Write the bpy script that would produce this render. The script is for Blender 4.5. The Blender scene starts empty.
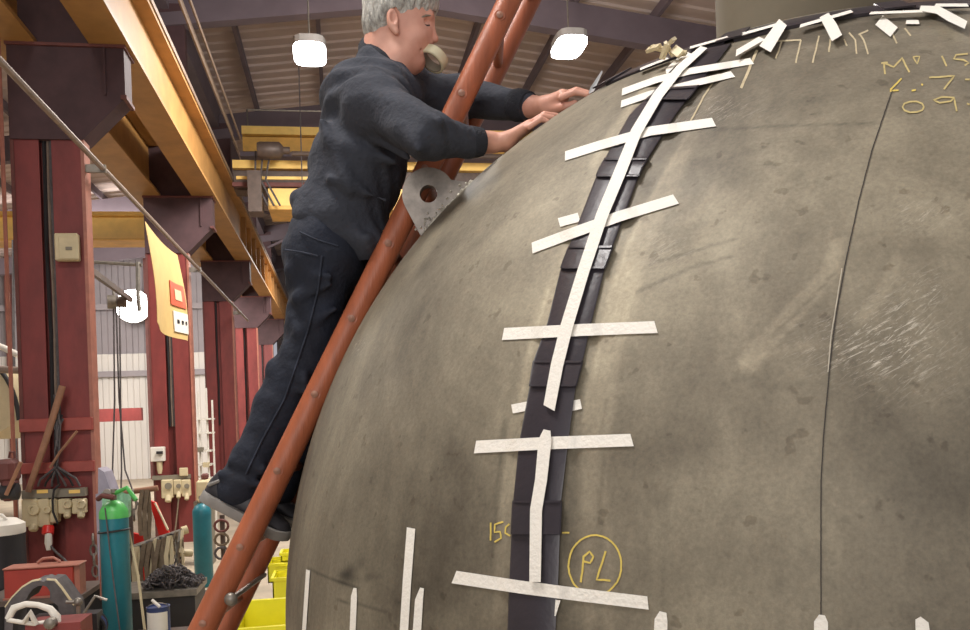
import bpy, bmesh, math, random
import numpy as np
from mathutils import Vector, Matrix, noise

random.seed(7)
# ------------------------------------------------------------------ camera
F_PX, CX, CY = 850.0, 485.0, 415.0
YAW, ROLL = math.radians(9.5), math.radians(2.1)
EYE = Vector((0, 0, 2.0))
_r0 = Vector((math.cos(YAW), -math.sin(YAW), 0)); _u0 = Vector((0, 0, 1))
RT = _r0 * math.cos(ROLL) - _u0 * math.sin(ROLL)
UP = _r0 * math.sin(ROLL) + _u0 * math.cos(ROLL)
FW = Vector((math.sin(YAW), math.cos(YAW), 0))
scene = bpy.context.scene
cam_d = bpy.data.cameras.new('camera'); cam = bpy.data.objects.new('camera', cam_d)
scene.collection.objects.link(cam); scene.camera = cam
cam_d.sensor_width = 36; cam_d.lens = F_PX / 970 * 36
cam_d.shift_y = (CY - 315) / 970
cam_d.clip_start = 0.05; cam_d.clip_end = 300
M3 = Matrix((RT, UP, -FW)).transposed()
cam.matrix_world = Matrix.Translation(EYE) @ M3.to_4x4()

# ------------------------------------------------------------------ world and exposure
scene.view_settings.view_transform = 'Standard'; scene.view_settings.look = 'None'
scene.view_settings.exposure = 0.0; scene.view_settings.gamma = 1
scene.view_settings.use_curve_mapping = False
wd = bpy.data.worlds.new('world'); scene.world = wd; wd.use_nodes = True
bg = wd.node_tree.nodes['Background']
bg.inputs[0].default_value = (0.80, 0.79, 0.86, 1); bg.inputs[1].default_value = 0.50

def area_light(name, loc, size, power, color=(1, .95, .88), target=None, sy=None):
    d = bpy.data.lights.new(name, 'AREA'); d.energy = power; d.color = color
    d.shape = 'RECTANGLE' if sy else 'SQUARE'; d.size = size
    if sy: d.size_y = sy
    o = bpy.data.objects.new(name, d); scene.collection.objects.link(o); o.location = loc
    if target is not None:
        o.rotation_euler = (Vector(target) - Vector(loc)).to_track_quat('-Z', 'Y').to_euler()
    return o
# rows of high bay lamps down the hall (those overhead are out of view) and two added fill lights
area_light('hall_lamp_light_near', (-2.2, 2.2, 7.7), 2.4, 690, (1, .97, .94))
area_light('hall_lamp_light_side', (6.0, 3.0, 7.8), 2.2, 90, (1, .97, .93))
area_light('fill_light_rear', (-2.5, -5.0, 3.6), 4.5, 230, (1, .95, .90), target=(-1.0, 8.0, 4.5))  # added soft fill from behind the camera, no lamp hangs there
area_light('crane_fill_light', (1.5, 9.5, 7.4), 1.6, 300, (1, .96, .92), target=(0.5, 17, 7.2))  # added to brighten the crane front, not one of the hall's lamps
area_light('hall_lamp_light_far', (0.5, 12.5, 7.6), 2.0, 650, (1, .95, .9))
area_light('hall_lamp_light_end', (0.0, 27.0, 7.0), 3.0, 500, (1, .95, .9))
area_light('next_bay_lamp_light', (-7.0, 25.0, 6.2), 4.0, 1150, (1, .96, .92), target=(-7, 34, 1.5))
area_light('next_bay_lamp_light_near', (-7.5, 12.0, 7.5), 3.0, 380, (1, .97, .93))

# ------------------------------------------------------------------ mapping helpers
def P(px, py, z):
    return EYE + z * ((px - CX) / F_PX * RT - (py - CY) / F_PX * UP + FW)
def B(px, py, Y):
    d = (px - CX) / F_PX * RT - (py - CY) / F_PX * UP + FW
    return EYE + d * (Y / d.y)
C_CAM = Vector((1.133608, -0.570524, 2.828316)); RS = 1.74989
CS = EYE + C_CAM.x * RT + C_CAM.y * UP + C_CAM.z * FW
def S(px, py, h=0.0):
    """point on the vessel's dome seen along a direction, lifted by h"""
    d = ((px - CX) / F_PX * RT - (py - CY) / F_PX * UP + FW).normalized()
    oc = CS - EYE; b = d.dot(oc); RH = RS + h; disc = b * b - (oc.dot(oc) - RH * RH)
    p = EYE + d * (b - math.sqrt(max(disc, 0)))
    n = (p - CS).normalized()
    if p.z < CS.z:                       # below the springing line the wall is a cylinder
        o2 = Vector((EYE.x - CS.x, EYE.y - CS.y)); d2 = Vector((d.x, d.y))
        a = d2.dot(d2); bb = o2.dot(d2); c = o2.dot(o2) - RH * RH
        t = (-bb - math.sqrt(max(bb * bb - a * c, 0))) / a
        p = EYE + d * t; n = Vector((p.x - CS.x, p.y - CS.y, 0)).normalized()
        q = Vector((CS.x, CS.y, p.z)) + n * RH; return q
    return CS + n * RH

# ------------------------------------------------------------------ mesh builder
COL = scene.collection
class MB:
    def __init__(s): s.v = []; s.f = []
    def add(s, v, f):
        o = len(s.v); s.v += [Vector(x) for x in v]; s.f += [[i + o for i in q] for q in f]
    def hexa(s, p):      # 8 points: bottom 4 ccw, top 4
        s.add(p, [(3, 2, 1, 0), (4, 5, 6, 7), (0, 1, 5, 4), (1, 2, 6, 5), (2, 3, 7, 6), (3, 0, 4, 7)])
    def box(s, a, b, bev=0.0):
        x0, y0, z0 = a; x1, y1, z1 = b
        if bev <= 0:
            s.hexa([(x0, y0, z0), (x1, y0, z0), (x1, y1, z0), (x0, y1, z0), (x0, y0, z1), (x1, y0, z1), (x1, y1, z1), (x0, y1, z1)])
        else:
            e = bev
            def ring(z, i): return [(x0 + i, y0 + e, z), (x0 + e, y0 + i, z), (x1 - e, y0 + i, z), (x1 - i, y0 + e, z), (x1 - i, y1 - e, z), (x1 - e, y1 - i, z), (x0 + e, y1 - i, z), (x0 + i, y1 - e, z)]
            R = [ring(z0, e), ring(z0 + e, 0), ring(z1 - e, 0), ring(z1, e)]
            v = [p for r in R for p in r]; f = [tuple(range(7, -1, -1)), tuple(range(24, 32))]
            for k in range(3):
                for i in range(8):
                    j = (i + 1) % 8; f.append((k * 8 + i, k * 8 + j, k * 8 + 8 + j, k * 8 + 8 + i))
            s.add(v, f)
    def obox(s, c, ax, ay, az):   # centre, half-axis vectors
        c = Vector(c); s.hexa([c - ax - ay - az, c + ax - ay - az, c + ax + ay - az, c - ax + ay - az, c - ax - ay + az, c + ax - ay + az, c + ax + ay + az, c - ax + ay + az])
    def tube(s, pts, r, n=8, cap=True):
        pts = [Vector(p) for p in pts]; m = len(pts)
        rr = r if isinstance(r, (list, tuple)) else [r] * m
        t = (pts[1] - pts[0]).normalized(); a = t.orthogonal().normalized()
        v = []; f = []
        for i, p in enumerate(pts):
            t = (pts[min(i + 1, m - 1)] - pts[max(i - 1, 0)]).normalized()
            a = (a - t * a.dot(t)).normalized(); b = t.cross(a)
            for k in range(n):
                w = 2 * math.pi * k / n; v.append(p + (a * math.cos(w) + b * math.sin(w)) * rr[i])
        for i in range(m - 1):
            for k in range(n):
                j = (k + 1) % n; f.append((i * n + k, i * n + j, i * n + n + j, i * n + n + k))
        if cap: f.append(tuple(range(n - 1, -1, -1))); f.append(tuple(range((m - 1) * n, m * n)))
        s.add(v, f)
    def lathe(s, prof, c=(0, 0, 0), n=20, ax=Vector((0, 0, 1)), cap=True):   # prof: (radius, height)
        ax = Vector(ax).normalized(); a = ax.orthogonal().normalized(); b = ax.cross(a); c = Vector(c); v = []; f = []
        for (r, h) in prof:
            for k in range(n):
                w = 2 * math.pi * k / n; v.append(c + ax * h + (a * math.cos(w) + b * math.sin(w)) * r)
        for i in range(len(prof) - 1):
            for k in range(n):
                j = (k + 1) % n; f.append((i * n + k, i * n + j, i * n + n + j, i * n + n + k))
        if cap: f.append(tuple(range(n - 1, -1, -1))); f.append(tuple(range((len(prof) - 1) * n, len(prof) * n)))
        s.add(v, f)
    def prism(s, pts, d):         # polygon points and an extrusion vector
        pts = [Vector(p) for p in pts]; d = Vector(d); n = len(pts)
        s.add(pts + [p + d for p in pts], [tuple(range(n - 1, -1, -1)), tuple(range(n, 2 * n))] + [(i, (i + 1) % n, n + (i + 1) % n, n + i) for i in range(n)])
    def build(s, name, m, parent=None, smooth=False, kind=None):
        me = bpy.data.meshes.new(name)
        off = base_of(parent) if parent is not None else Vector((0, 0, 0))
        vs = s.v
        if parent is None and vs:      # origin at the base of the mesh
            xs = [v.x for v in vs]; ys = [v.y for v in vs]; zs = [v.z for v in vs]
            off = Vector(((min(xs) + max(xs)) / 2, (min(ys) + max(ys)) / 2, min(zs)))
        me.from_pydata([tuple(v - off) for v in vs], [], s.f)
        bm = bmesh.new(); bm.from_mesh(me); bmesh.ops.recalc_face_normals(bm, faces=bm.faces); bm.to_mesh(me); bm.free()
        me.materials.append(m)
        if smooth:
            me.polygons.foreach_set('use_smooth', [True] * len(me.polygons))
            try: me.set_sharp_from_angle(angle=math.radians(50))
            except Exception: pass
        o = bpy.data.objects.new(name, me); COL.objects.link(o)
        if parent is not None: o.parent = parent
        else: o.location = off
        if kind: o['kind'] = kind
        return o
BASE = {}
def base_of(p):
    b = Vector((0, 0, 0))
    while p is not None: b = b + Vector(p.location); p = p.parent
    return b
def tag(o, label, cat, group=None):
    o['label'] = label; o['category'] = cat
    if group: o['group'] = group
    return o
def thing(name, loc, label, cat, group=None):
    o = bpy.data.objects.new(name, None); o.empty_display_size = .1; o.location = loc; COL.objects.link(o)
    return tag(o, label, cat, group)
def struct(name, mb, m, smooth=False): return mb.build(name, m, None, smooth, 'structure')
def mk(fn, *a, **k):
    m = MB(); getattr(m, fn)(*a, **k); return m

# ------------------------------------------------------------------ materials
def mat(name, col, rough=.6, metal=0.0, var=.15, scale=6.0, bump=0.0, bscale=40.0, stretch=(1, 1, 1), col2=None, emit=None, patch=.5, spec=None):
    m = bpy.data.materials.new(name); m.use_nodes = True; nt = m.node_tree; N = nt.nodes; L = nt.links
    bs = N['Principled BSDF']; bs.inputs['Roughness'].default_value = rough; bs.inputs['Metallic'].default_value = metal
    if spec is not None: bs.inputs['Specular IOR Level'].default_value = spec
    tc = N.new('ShaderNodeTexCoord'); mp = N.new('ShaderNodeMapping'); mp.inputs['Scale'].default_value = stretch
    L.new(tc.outputs['Object'], mp.inputs[0])
    n1 = N.new('ShaderNodeTexNoise'); n1.inputs['Scale'].default_value = scale; n1.inputs['Detail'].default_value = 8; n1.inputs['Roughness'].default_value = .65
    L.new(mp.outputs[0], n1.inputs['Vector'])
    rp = N.new('ShaderNodeValToRGB'); c = Vector(col)
    c2 = Vector(col2) if col2 else c * (1 + var)
    c1 = c * (1 - var) if not col2 else c
    rp.color_ramp.elements[0].position = .5 - patch * .4; rp.color_ramp.elements[1].position = .5 + patch * .4
    rp.color_ramp.elements[0].color = (*c1, 1); rp.color_ramp.elements[1].color = (*c2, 1)
    L.new(n1.outputs['Fac'], rp.inputs[0]); L.new(rp.outputs[0], bs.inputs['Base Color'])
    if bump > 0:
        n2 = N.new('ShaderNodeTexNoise'); n2.inputs['Scale'].default_value = bscale; n2.inputs['Detail'].default_value = 4
        L.new(mp.outputs[0], n2.inputs['Vector'])
        b = N.new('ShaderNodeBump'); b.inputs['Strength'].default_value = bump; b.inputs['Distance'].default_value = .01
        L.new(n2.outputs['Fac'], b.inputs['Height']); L.new(b.outputs[0], bs.inputs['Normal'])
    if emit:
        bs.inputs['Emission Color'].default_value = (*col, 1); bs.inputs['Emission Strength'].default_value = emit
    return m
def s2l(r, g, b):
    f = lambda c: (c / 255 / 12.92) if c / 255 <= .04045 else ((c / 255 + .055) / 1.055) ** 2.4
    return (f(r), f(g), f(b))
M_RED = mat('red_oxide_paint', s2l(124, 50, 46), .55, var=.28, scale=3, bump=.1, stretch=(1, 1, .4))
M_REDDK = mat('dark_red_paint', s2l(104, 58, 52), .65, var=.3, scale=3)
M_BAT = mat('batten_red', s2l(158, 72, 62), .5, var=.18, scale=5)
M_BRK = mat('shaded_dark_red_paint', s2l(74, 50, 52), .7, var=.25, scale=3)  # shade at the column heads put into the red of shafts and brackets
M_REDEDGE = mat('lit_and_worn_red_edge', s2l(164, 104, 86), .5, var=.2, scale=8)  # paler red: paints in the lit edge of column flanges, wear elsewhere
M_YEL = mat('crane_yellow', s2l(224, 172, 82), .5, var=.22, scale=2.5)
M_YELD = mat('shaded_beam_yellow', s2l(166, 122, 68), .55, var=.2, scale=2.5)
M_YELB = mat('crane_yellow_bright', s2l(246, 204, 112), .45, var=.12, scale=3)
M_BAN = mat('banner_yellow', s2l(204, 172, 110), .7, var=.07, scale=5, bump=.1, bscale=8)
M_STEEL = mat('dull_steel', s2l(135, 128, 118), .45, .6, var=.25, scale=12)
M_PIPE = mat('galvanised_pipe', s2l(140, 122, 108), .5, .3, var=.2, scale=10)
M_DARK = mat('dark_rubber', s2l(38, 35, 36), .5, var=.2, scale=10)
M_CABLE = mat('grey_cable', s2l(86, 80, 80), .6, var=.3, scale=14)
M_CREAM = mat('cream_plastic', s2l(206, 190, 152), .5, var=.08, scale=10)
M_GREY = mat('grey_plastic', s2l(128, 120, 104), .55, var=.1, scale=10)
M_WHITE = mat('white_paint', s2l(228, 222, 210), .5, var=.06, scale=8)
M_CLAD = mat('white_cladding', s2l(204, 198, 190), .6, var=.07, scale=1.2, stretch=(1, 1, .3))
M_CLADG = mat('grey_cladding', s2l(140, 132, 134), .6, var=.12, scale=.8)
M_ROOF = mat('roof_sheeting', s2l(190, 172, 164), .6, .1, var=.15, scale=.6)
M_RAFT = mat('rafter_steel', s2l(104, 92, 98), .7, var=.12, scale=2)
M_WOOD = mat('grey_brown_stick', s2l(150, 108, 82), .7, var=.25, scale=8)
M_FLOOR = mat('concrete_floor', s2l(176, 162, 140), .6, var=.2, scale=1.6, bump=.15, bscale=30)
M_TEAL = mat('teal_cylinder_paint', s2l(34, 116, 128), .4, var=.15, scale=5)
M_GREEN = mat('bright_green_paint', s2l(88, 186, 92), .4, var=.12, scale=9)
M_PGREEN = mat('pale_green_film', s2l(150, 200, 165), .45, var=.2, scale=18, bump=.4)
M_LIME = mat('lime_yellow_plastic', s2l(238, 230, 44), .4, var=.07, scale=4)
M_SIGNR = mat('scarlet_paint', s2l(214, 40, 30), .4, var=.12, scale=4)
M_TAPE = mat('masking_tape', s2l(232, 227, 216), .65, var=.03, scale=25, bump=.25, bscale=120)
M_TAPEC = mat('cream_tape_roll', s2l(214, 206, 172), .6, var=.06, scale=30)
M_CHALK = mat('yellow_paint_marker', s2l(208, 184, 92), .8, var=.15, scale=60)
M_CHALK2 = mat('faded_yellow_marker', s2l(186, 168, 112), .8, var=.2, scale=60)
M_CHALKP = mat('pale_paint_marker', s2l(186, 172, 140), .8, var=.2, scale=50)
M_STRIP = mat('black_strip', s2l(54, 49, 54), .34, var=.18, scale=8, bump=.08, bscale=80)
M_SEAM = mat('dark_seam', s2l(48, 42, 36), .7, var=.3, scale=20)
M_SCR = mat('bright_scratch', s2l(184, 176, 158), .4, .3, var=.2, scale=30)
M_LAD = mat('varnished_timber', s2l(162, 92, 62), .42, var=.25, scale=3.0, bump=.15, bscale=26, stretch=(6, 6, .7), spec=.4)
M_PEG = mat('peg_end', s2l(150, 108, 88), .5, var=.2, scale=40)
M_LUG = mat('lug_steel', s2l(138, 130, 122), .42, .35, var=.35, scale=22, bump=.1)
M_WELD = mat('weld_bead', s2l(196, 190, 176), .3, .25, var=.4, scale=90, bump=.8, bscale=140)
M_SKIN = mat('skin', s2l(196, 134, 114), .5, scale=11, col2=s2l(222, 172, 150), patch=.8, bump=.06, bscale=220)
M_HAIR = mat('grey_hair', s2l(112, 108, 102), .6, scale=30, bump=1.0, bscale=60, stretch=(2.2, 2.2, .8), col2=s2l(214, 212, 202), patch=.45)
M_KNIT = mat('navy_knit', s2l(54, 57, 66), .9, var=.16, scale=10, bump=.5, bscale=60)
M_RIB = mat('dark_rib_knit', s2l(38, 40, 47), .92, var=.15, scale=40, bump=.5, bscale=160)
M_JEAN = mat('dark_denim', s2l(28, 33, 46), .85, var=.32, scale=7, bump=.5, bscale=45)
M_SEAMJ = mat('denim_seam', s2l(40, 46, 60), .85, var=.2, scale=30)
M_SHOE = mat('dark_shoe_leather', s2l(52, 50, 54), .5, var=.2, scale=14)
M_SOLE = mat('grey_rubber_sole', s2l(132, 128, 122), .6, var=.15, scale=14)
M_EYE = mat('eye_white', s2l(190, 170, 160), .3, var=.02)
M_IRIS = mat('eye_iris', s2l(52, 44, 42), .3, var=.02)
M_LIP = mat('lips', s2l(178, 112, 100), .5, var=.05)
M_BLADE = mat('pale_steel_blade', s2l(226, 226, 224), .3, .5, var=.05)
M_LAMP = mat('lamp_glow', (1, .98, .95), emit=14.0)
M_LAMPH = mat('lamp_housing', s2l(150, 145, 140), .5)
M_BLUE = mat('blue_band', s2l(52, 66, 110), .5)
M_STRAP = mat('dirty_webbing', s2l(120, 104, 84), .85, var=.3, scale=20)
M_HOUSING = mat('dark_motor_paint', s2l(92, 78, 70), .5, .2, var=.25, scale=8)

def vessel_material():
    m = bpy.data.materials.new('mill_scale_steel'); m.use_nodes = True; nt = m.node_tree; N = nt.nodes; L = nt.links
    bs = N['Principled BSDF']; bs.inputs['Metallic'].default_value = .15
    tc = N.new('ShaderNodeTexCoord')
    def noise_(sc, det=8, ro=.6, st=(1, 1, 1), dist=0):
        mp = N.new('ShaderNodeMapping'); mp.inputs['Scale'].default_value = st; L.new(tc.outputs['Object'], mp.inputs[0])
        n = N.new('ShaderNodeTexNoise'); n.inputs['Scale'].default_value = sc; n.inputs['Detail'].default_value = det; n.inputs['Roughness'].default_value = ro
        n.inputs['Distortion'].default_value = dist; L.new(mp.outputs[0], n.inputs['Vector']); return n.outputs['Fac']
    def ramp(src, p0, p1, c0, c1):
        r = N.new('ShaderNodeValToRGB'); r.color_ramp.elements[0].position = p0; r.color_ramp.elements[1].position = p1
        r.color_ramp.elements[0].color = (*c0, 1); r.color_ramp.elements[1].color = (*c1, 1); L.new(src, r.inputs[0]); return r.outputs[0]
    def mul(a, b, f=1.0):
        x = N.new('ShaderNodeMix'); x.data_type = 'RGBA'; x.blend_type = 'MULTIPLY'; x.inputs[0].default_value = f
        L.new(a, x.inputs[6]); L.new(b, x.inputs[7]); return x.outputs[2]
    base = ramp(noise_(1.6, 10, .62, dist=.6), .36, .66, s2l(94, 86, 72), s2l(152, 143, 122))
    v = ramp(noise_(9, 8, .7, (1, 1, .35)), .3, .72, (.72, .71, .70), (1.14, 1.14, 1.14))
    g = ramp(noise_(120, 4, .7), .3, .7, (.80, .80, .80), (1.12, 1.12, 1.12))
    sp = ramp(noise_(26, 3, .5), .30, .345, (.66, .63, .60), (1, 1, 1))
    c = mul(mul(mul(base, v), g), sp, .8)
    at = N.new('ShaderNodeAttribute'); at.attribute_name = 'tone'
    mm = N.new('ShaderNodeVectorMath'); mm.operation = 'SCALE'; L.new(c, mm.inputs[0]); L.new(at.outputs['Fac'], mm.inputs['Scale'])
    # scuffed zone: short bright scratches, masked by the 'scuff' attribute
    def rnoise(sc_, rot, st):
        m0 = N.new('ShaderNodeMapping'); m0.inputs['Rotation'].default_value = rot; L.new(tc.outputs['Object'], m0.inputs[0])
        mp = N.new('ShaderNodeMapping'); mp.inputs['Scale'].default_value = st; L.new(m0.outputs[0], mp.inputs[0])
        n = N.new('ShaderNodeTexNoise'); n.inputs['Scale'].default_value = sc_; n.inputs['Detail'].default_value = 6; n.inputs['Roughness'].default_value = .8; n.inputs['Distortion'].default_value = .6
        L.new(mp.outputs[0], n.inputs['Vector']); return n.outputs['Fac']
    sa_ = ramp(rnoise(26, (0, .45, 0), (1, 1, 9)), .54, .66, (0, 0, 0), (1, 1, 1))
    sb_ = ramp(rnoise(30, (0, .7, .2), (1, 1, 11)), .56, .68, (0, 0, 0), (1, 1, 1))
    ad = N.new('ShaderNodeMath'); ad.operation = 'MAXIMUM'; L.new(sa_, ad.inputs[0]); L.new(sb_, ad.inputs[1]); sc = ad.outputs[0]
    at2 = N.new('ShaderNodeAttribute'); at2.attribute_name = 'scuff'
    pm = N.new('ShaderNodeMath'); pm.operation = 'MULTIPLY'; L.new(sc, pm.inputs[0]); L.new(at2.outputs['Fac'], pm.inputs[1])
    mx = N.new('ShaderNodeMix'); mx.data_type = 'RGBA'; L.new(pm.outputs[0], mx.inputs[0]); L.new(mm.outputs[0], mx.inputs[6])
    mx.inputs[7].default_value = (*s2l(196, 188, 172), 1)
    L.new(mx.outputs[2], bs.inputs['Base Color'])
    rr = N.new('ShaderNodeMapRange'); rr.inputs[3].default_value = .5; rr.inputs[4].default_value = .75; L.new(noise_(3.5), rr.inputs[0]); L.new(rr.outputs[0], bs.inputs['Roughness'])
    b = N.new('ShaderNodeBump'); b.inputs['Strength'].default_value = .18; b.inputs['Distance'].default_value = .004
    L.new(noise_(60, 5, .7), b.inputs['Height']); L.new(b.outputs[0], bs.inputs['Normal'])
    return m
M_VES = vessel_material()

# ================================================================== SETTING
fl = MB(); fl.box((-16, -6, -.15), (18, 46, 0)); struct('floor', fl, M_FLOOR)
def corr(a, b, up, depth, pitch, thick=.01):
    """corrugated sheet from a, spanning vector b (ribs repeat along it) and vector up (ribs run along it)"""
    a = Vector(a); b = Vector(b); up = Vector(up); n = b.cross(up).normalized(); L_ = b.length; k = int(L_ / pitch); mb = MB(); v = []; f = []
    prof = [(0, 0), (.42, 0), (.52, 1), (.9, 1)]
    pts = [(i + u, w) for i in range(k) for u, w in prof] + [(k, 0)]
    for t, w in pts:
        p = a + b * (t / k) + n * (w * depth); v += [p, p + up]
    for i in range(len(pts) - 1): f.append((2 * i, 2 * i + 2, 2 * i + 3, 2 * i + 1))
    mb.add(v, f); return mb
struct('wall_back', corr((-3.0, 42, 0), (20, 0, 0), (0, 0, 10), .05, .5), M_CLADG)
struct('wall_left', corr((-15, -4, 0), (0, 40, 0), (0, 0, 10), .05, .5), M_CLAD)
struct('wall_far_left', corr((-15, 35, 0), (12.2, 0, 0), (0, 0, 4.9), -.05, .45), M_CLAD)
struct('wall_far_left_upper', corr((-15, 35.1, 4.9), (12.2, 0, 0), (0, 0, 5.2), -.05, .45), M_CLADG)
# frame rails of the far left wall
tn = 0
def trim(mb, m=M_RAFT, smooth=False):
    global tn; tn += 1; return struct('trim_%d' % tn, mb, m, smooth)
for z_, m_ in ((4.0, M_CLADG), (6.6, M_CLADG)):
    trim(mk('box', (-15, 34.75, z_), (-3.0, 34.9, z_ + .22)), m_)
for x_ in (-12.4, -9.7, -7.4):
    trim(mk('box', (x_, 34.55, 0), (x_ + .22, 34.75, 10)), M_REDDK)
trim(mk('box', (-15, 26.0, B(70, 423, 26).z), (B(141, 400, 26).x, 26.2, B(70, 410, 26).z)), M_RED)       # red barrier rail across the next bay
# roof: two slopes of sheeting, rafters across, purlins along
RX, RZ = 1.5, 10.35
def roof_z(x): return RZ - abs(x - RX) * .125
struct('ceiling', corr((RX, -3, RZ), (0, 46, 0), (16.5, 0, -16.5 * .125), .035, .42), M_ROOF)
struct('ceiling_left', corr((RX, 43, RZ), (0, -46, 0), (-17, 0, -17 * .125), .035, .42), M_ROOF)
for k in range(-1, 6):
    Y = 9.4 + 6 * k
    for sx, xe in ((1, 16), (-1, -14)):
        xe_ = xe; z0 = roof_z(RX) - .30; z1 = roof_z(xe_) - .30
        mb = MB(); mb.hexa([(RX, Y - .12, z0 - .62), (xe_, Y - .12, z1 - .62), (xe_, Y + .12, z1 - .62), (RX, Y + .12, z0 - .62),
                            (RX, Y - .02, z0), (xe_, Y - .02, z1), (xe_, Y + .02, z1), (RX, Y + .02, z0)])
        trim(mb)
for i, x_ in enumerate([-13, -11, -9, -7, -5, -3.4, -1.8, -.2, 1.4, 3.0, 4.6, 6.2, 7.8, 9.4, 11, 12.6, 14.2]):
    z = roof_z(x_) - .1
    trim(mk('box', (x_ - .04, -3, z - .2), (x_ + .04, 42, z)))
# valley gutter beam on the column line
trim(mk('box', (-3.1, -3, 9.2), (-2.7, 42, 9.75)))
# diagonal wind braces in the far bay roof
for (a, b) in (((-2.6, 27.4, 8.7), (1.5, 33.4, 9.2)), ((-2.6, 33.4, 8.7), (1.5, 27.4, 9.2))):
    trim(mk('tube', [a, b], .05, 6))

# ================================================================== STEEL COLUMNS
XL, XR = -3.23, -2.53
ords = ['nearest red steel column at the left, with a switch box and leaning stick', 'second red steel column, behind the hanging yellow banner',
        'third red steel column, between the second column and the man', 'fourth red steel column, right beside the worker\'s knee', 'farthest red steel column, seen past the fourth']
for i in range(5):
    Y = 9.3 + 6.0 * i
    t = thing('steel_column', (-2.88, Y, 0), ords[i], 'column', 'row of red steel columns')
    mk('box', (XL, Y + .10, 0), (XR, Y + .13, 5.35)).build('web_plate', M_RED, t)
    mk('box', (XL - .005, Y, 0), (XL + .03, Y + .26, 5.35)).build('flange', M_REDDK, t)
    mk('box', (XR - .03, Y - .01, 0), (XR + .004, Y + .20, 5.35)).build('flange', M_REDEDGE, t)
    for (a, b) in ((XL + .03, XL + .265), (XR - .315, XR - .03)):
        mk('box', (a, Y + .01, 0), (b, Y + .035, 5.35)).build('cover_plate', M_RED, t)
    mk('box', (-3.18, Y + .02, 5.35), (-2.46, Y + .24, 9.3)).build('upper_shaft', M_BRK, t)
    # shoulder bracket carrying both runway beams
    br = MB(); br.prism([(XL, Y - .02, 5.93), (-2.10, Y - .02, 5.93), (-2.10, Y - .02, 5.42), (XR, Y - .02, 4.98), (XL, Y - .02, 4.98)], (0, .3, 0))
    bo = br.build('shoulder_bracket', M_BRK, t)
    mk('box', (XL - .01, Y - .05, 5.93), (-2.08, Y + .36, 5.96)).build('cap_plate', M_REDDK, bo)
    mk('box', (-2.14, Y - .05, 5.40), (-2.08, Y + .3, 5.44)).build('lip', M_REDDK, bo)
    for x_ in (-2.30,):
        mk('box', (x_, Y - .05, 5.44), (x_ + .02, Y - .02, 5.93)).build('stiffener', M_BRK, bo)
    for z_ in ((B(60, 431, 9.2).z, B(60, 418, 9.2).z), (B(60, 473, 9.2).z, B(60, 462, 9.2).z)):
        if i in (0,):
            mk('box', (XL, Y - .05, z_[0]), (XL + .31, Y + .01, z_[1]), .006).build('batten', M_BAT, t)
            mk('box', (XR - .32, Y - .05, z_[0]), (XR, Y + .01, z_[1]), .006).build('batten', M_BAT, t)
    # conduits down the recess
    for j, (dx, r) in enumerate(((.295, .020), (.335, .016), (.37, .024))[:3 if i < 2 else 1]):
        pts = [(XL + dx + .006 * math.sin(k * 1.7 + j), Y + .06, 9.0 - k * .5) for k in range(15)]
        mk('tube', pts, r, 6).build('cable_conduit', (M_DARK, M_PIPE, M_CABLE)[j], t)
# ================================================================== RUNWAY BEAMS
def runway(x0, x1, label, zt=6.88):
    xm = (x0 + x1) / 2
    t = thing('crane_runway_beam', (xm, 3.0, 5.96), label, 'beam')
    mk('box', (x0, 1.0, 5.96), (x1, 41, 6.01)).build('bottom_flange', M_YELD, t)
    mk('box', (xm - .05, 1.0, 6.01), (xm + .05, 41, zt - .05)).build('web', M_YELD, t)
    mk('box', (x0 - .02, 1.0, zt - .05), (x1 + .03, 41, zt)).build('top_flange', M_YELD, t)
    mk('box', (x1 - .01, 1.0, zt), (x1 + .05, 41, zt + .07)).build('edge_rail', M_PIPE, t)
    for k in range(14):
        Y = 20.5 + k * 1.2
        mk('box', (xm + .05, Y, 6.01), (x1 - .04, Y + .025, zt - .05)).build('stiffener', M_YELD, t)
    return t
runway(-2.43, -2.04, 'long yellow crane runway beam running down the hall above the red columns')
runway(-3.40, -2.95, 'yellow runway beam of the next bay, mostly hidden behind the column heads')
# conductor rails beside the crane track
for j, (x_, z_) in enumerate(((-1.80, 7.25), (-1.72, 7.40), (-1.88, 7.55))):
    mb = mk('tube', [(x_, 3, z_), (x_, 16.8, z_)], .022, 6)
    o = mb.build('conductor_rail', M_PIPE, None)
    tag(o, ('lowest', 'middle', 'top')[j] + ' of the three thin conductor rails running above the yellow runway beam', 'rail', 'conductor rails beside the runway')
t = thing('service_pipe', (-2.35, 4, 4.7), 'long thin grey pipe running along the columns and carrying the banner', 'pipe')
mk('tube', [(-2.36, 2.6, 4.70), (-2.36, 23, 4.70)], .028, 8).build('pipe', M_PIPE, t)
for i in range(3):
    Y = 9.3 + 6 * i
    mk('box', (-2.55, Y + .02, 4.66), (-2.33, Y + .06, 4.74)).build('bracket', M_STEEL, t)
t = thing('flange_edge_tube', (-3.27, 9.2, 0), 'thin red-brown tube added as the left flange edge of the nearest column', 'pipe')
mk('tube', [(-3.27, 9.2, 9.0), (-3.27, 9.2, 0)], .022, 6).build('pipe', M_REDEDGE, t)  # tube stands in for the column's left flange edge

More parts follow.
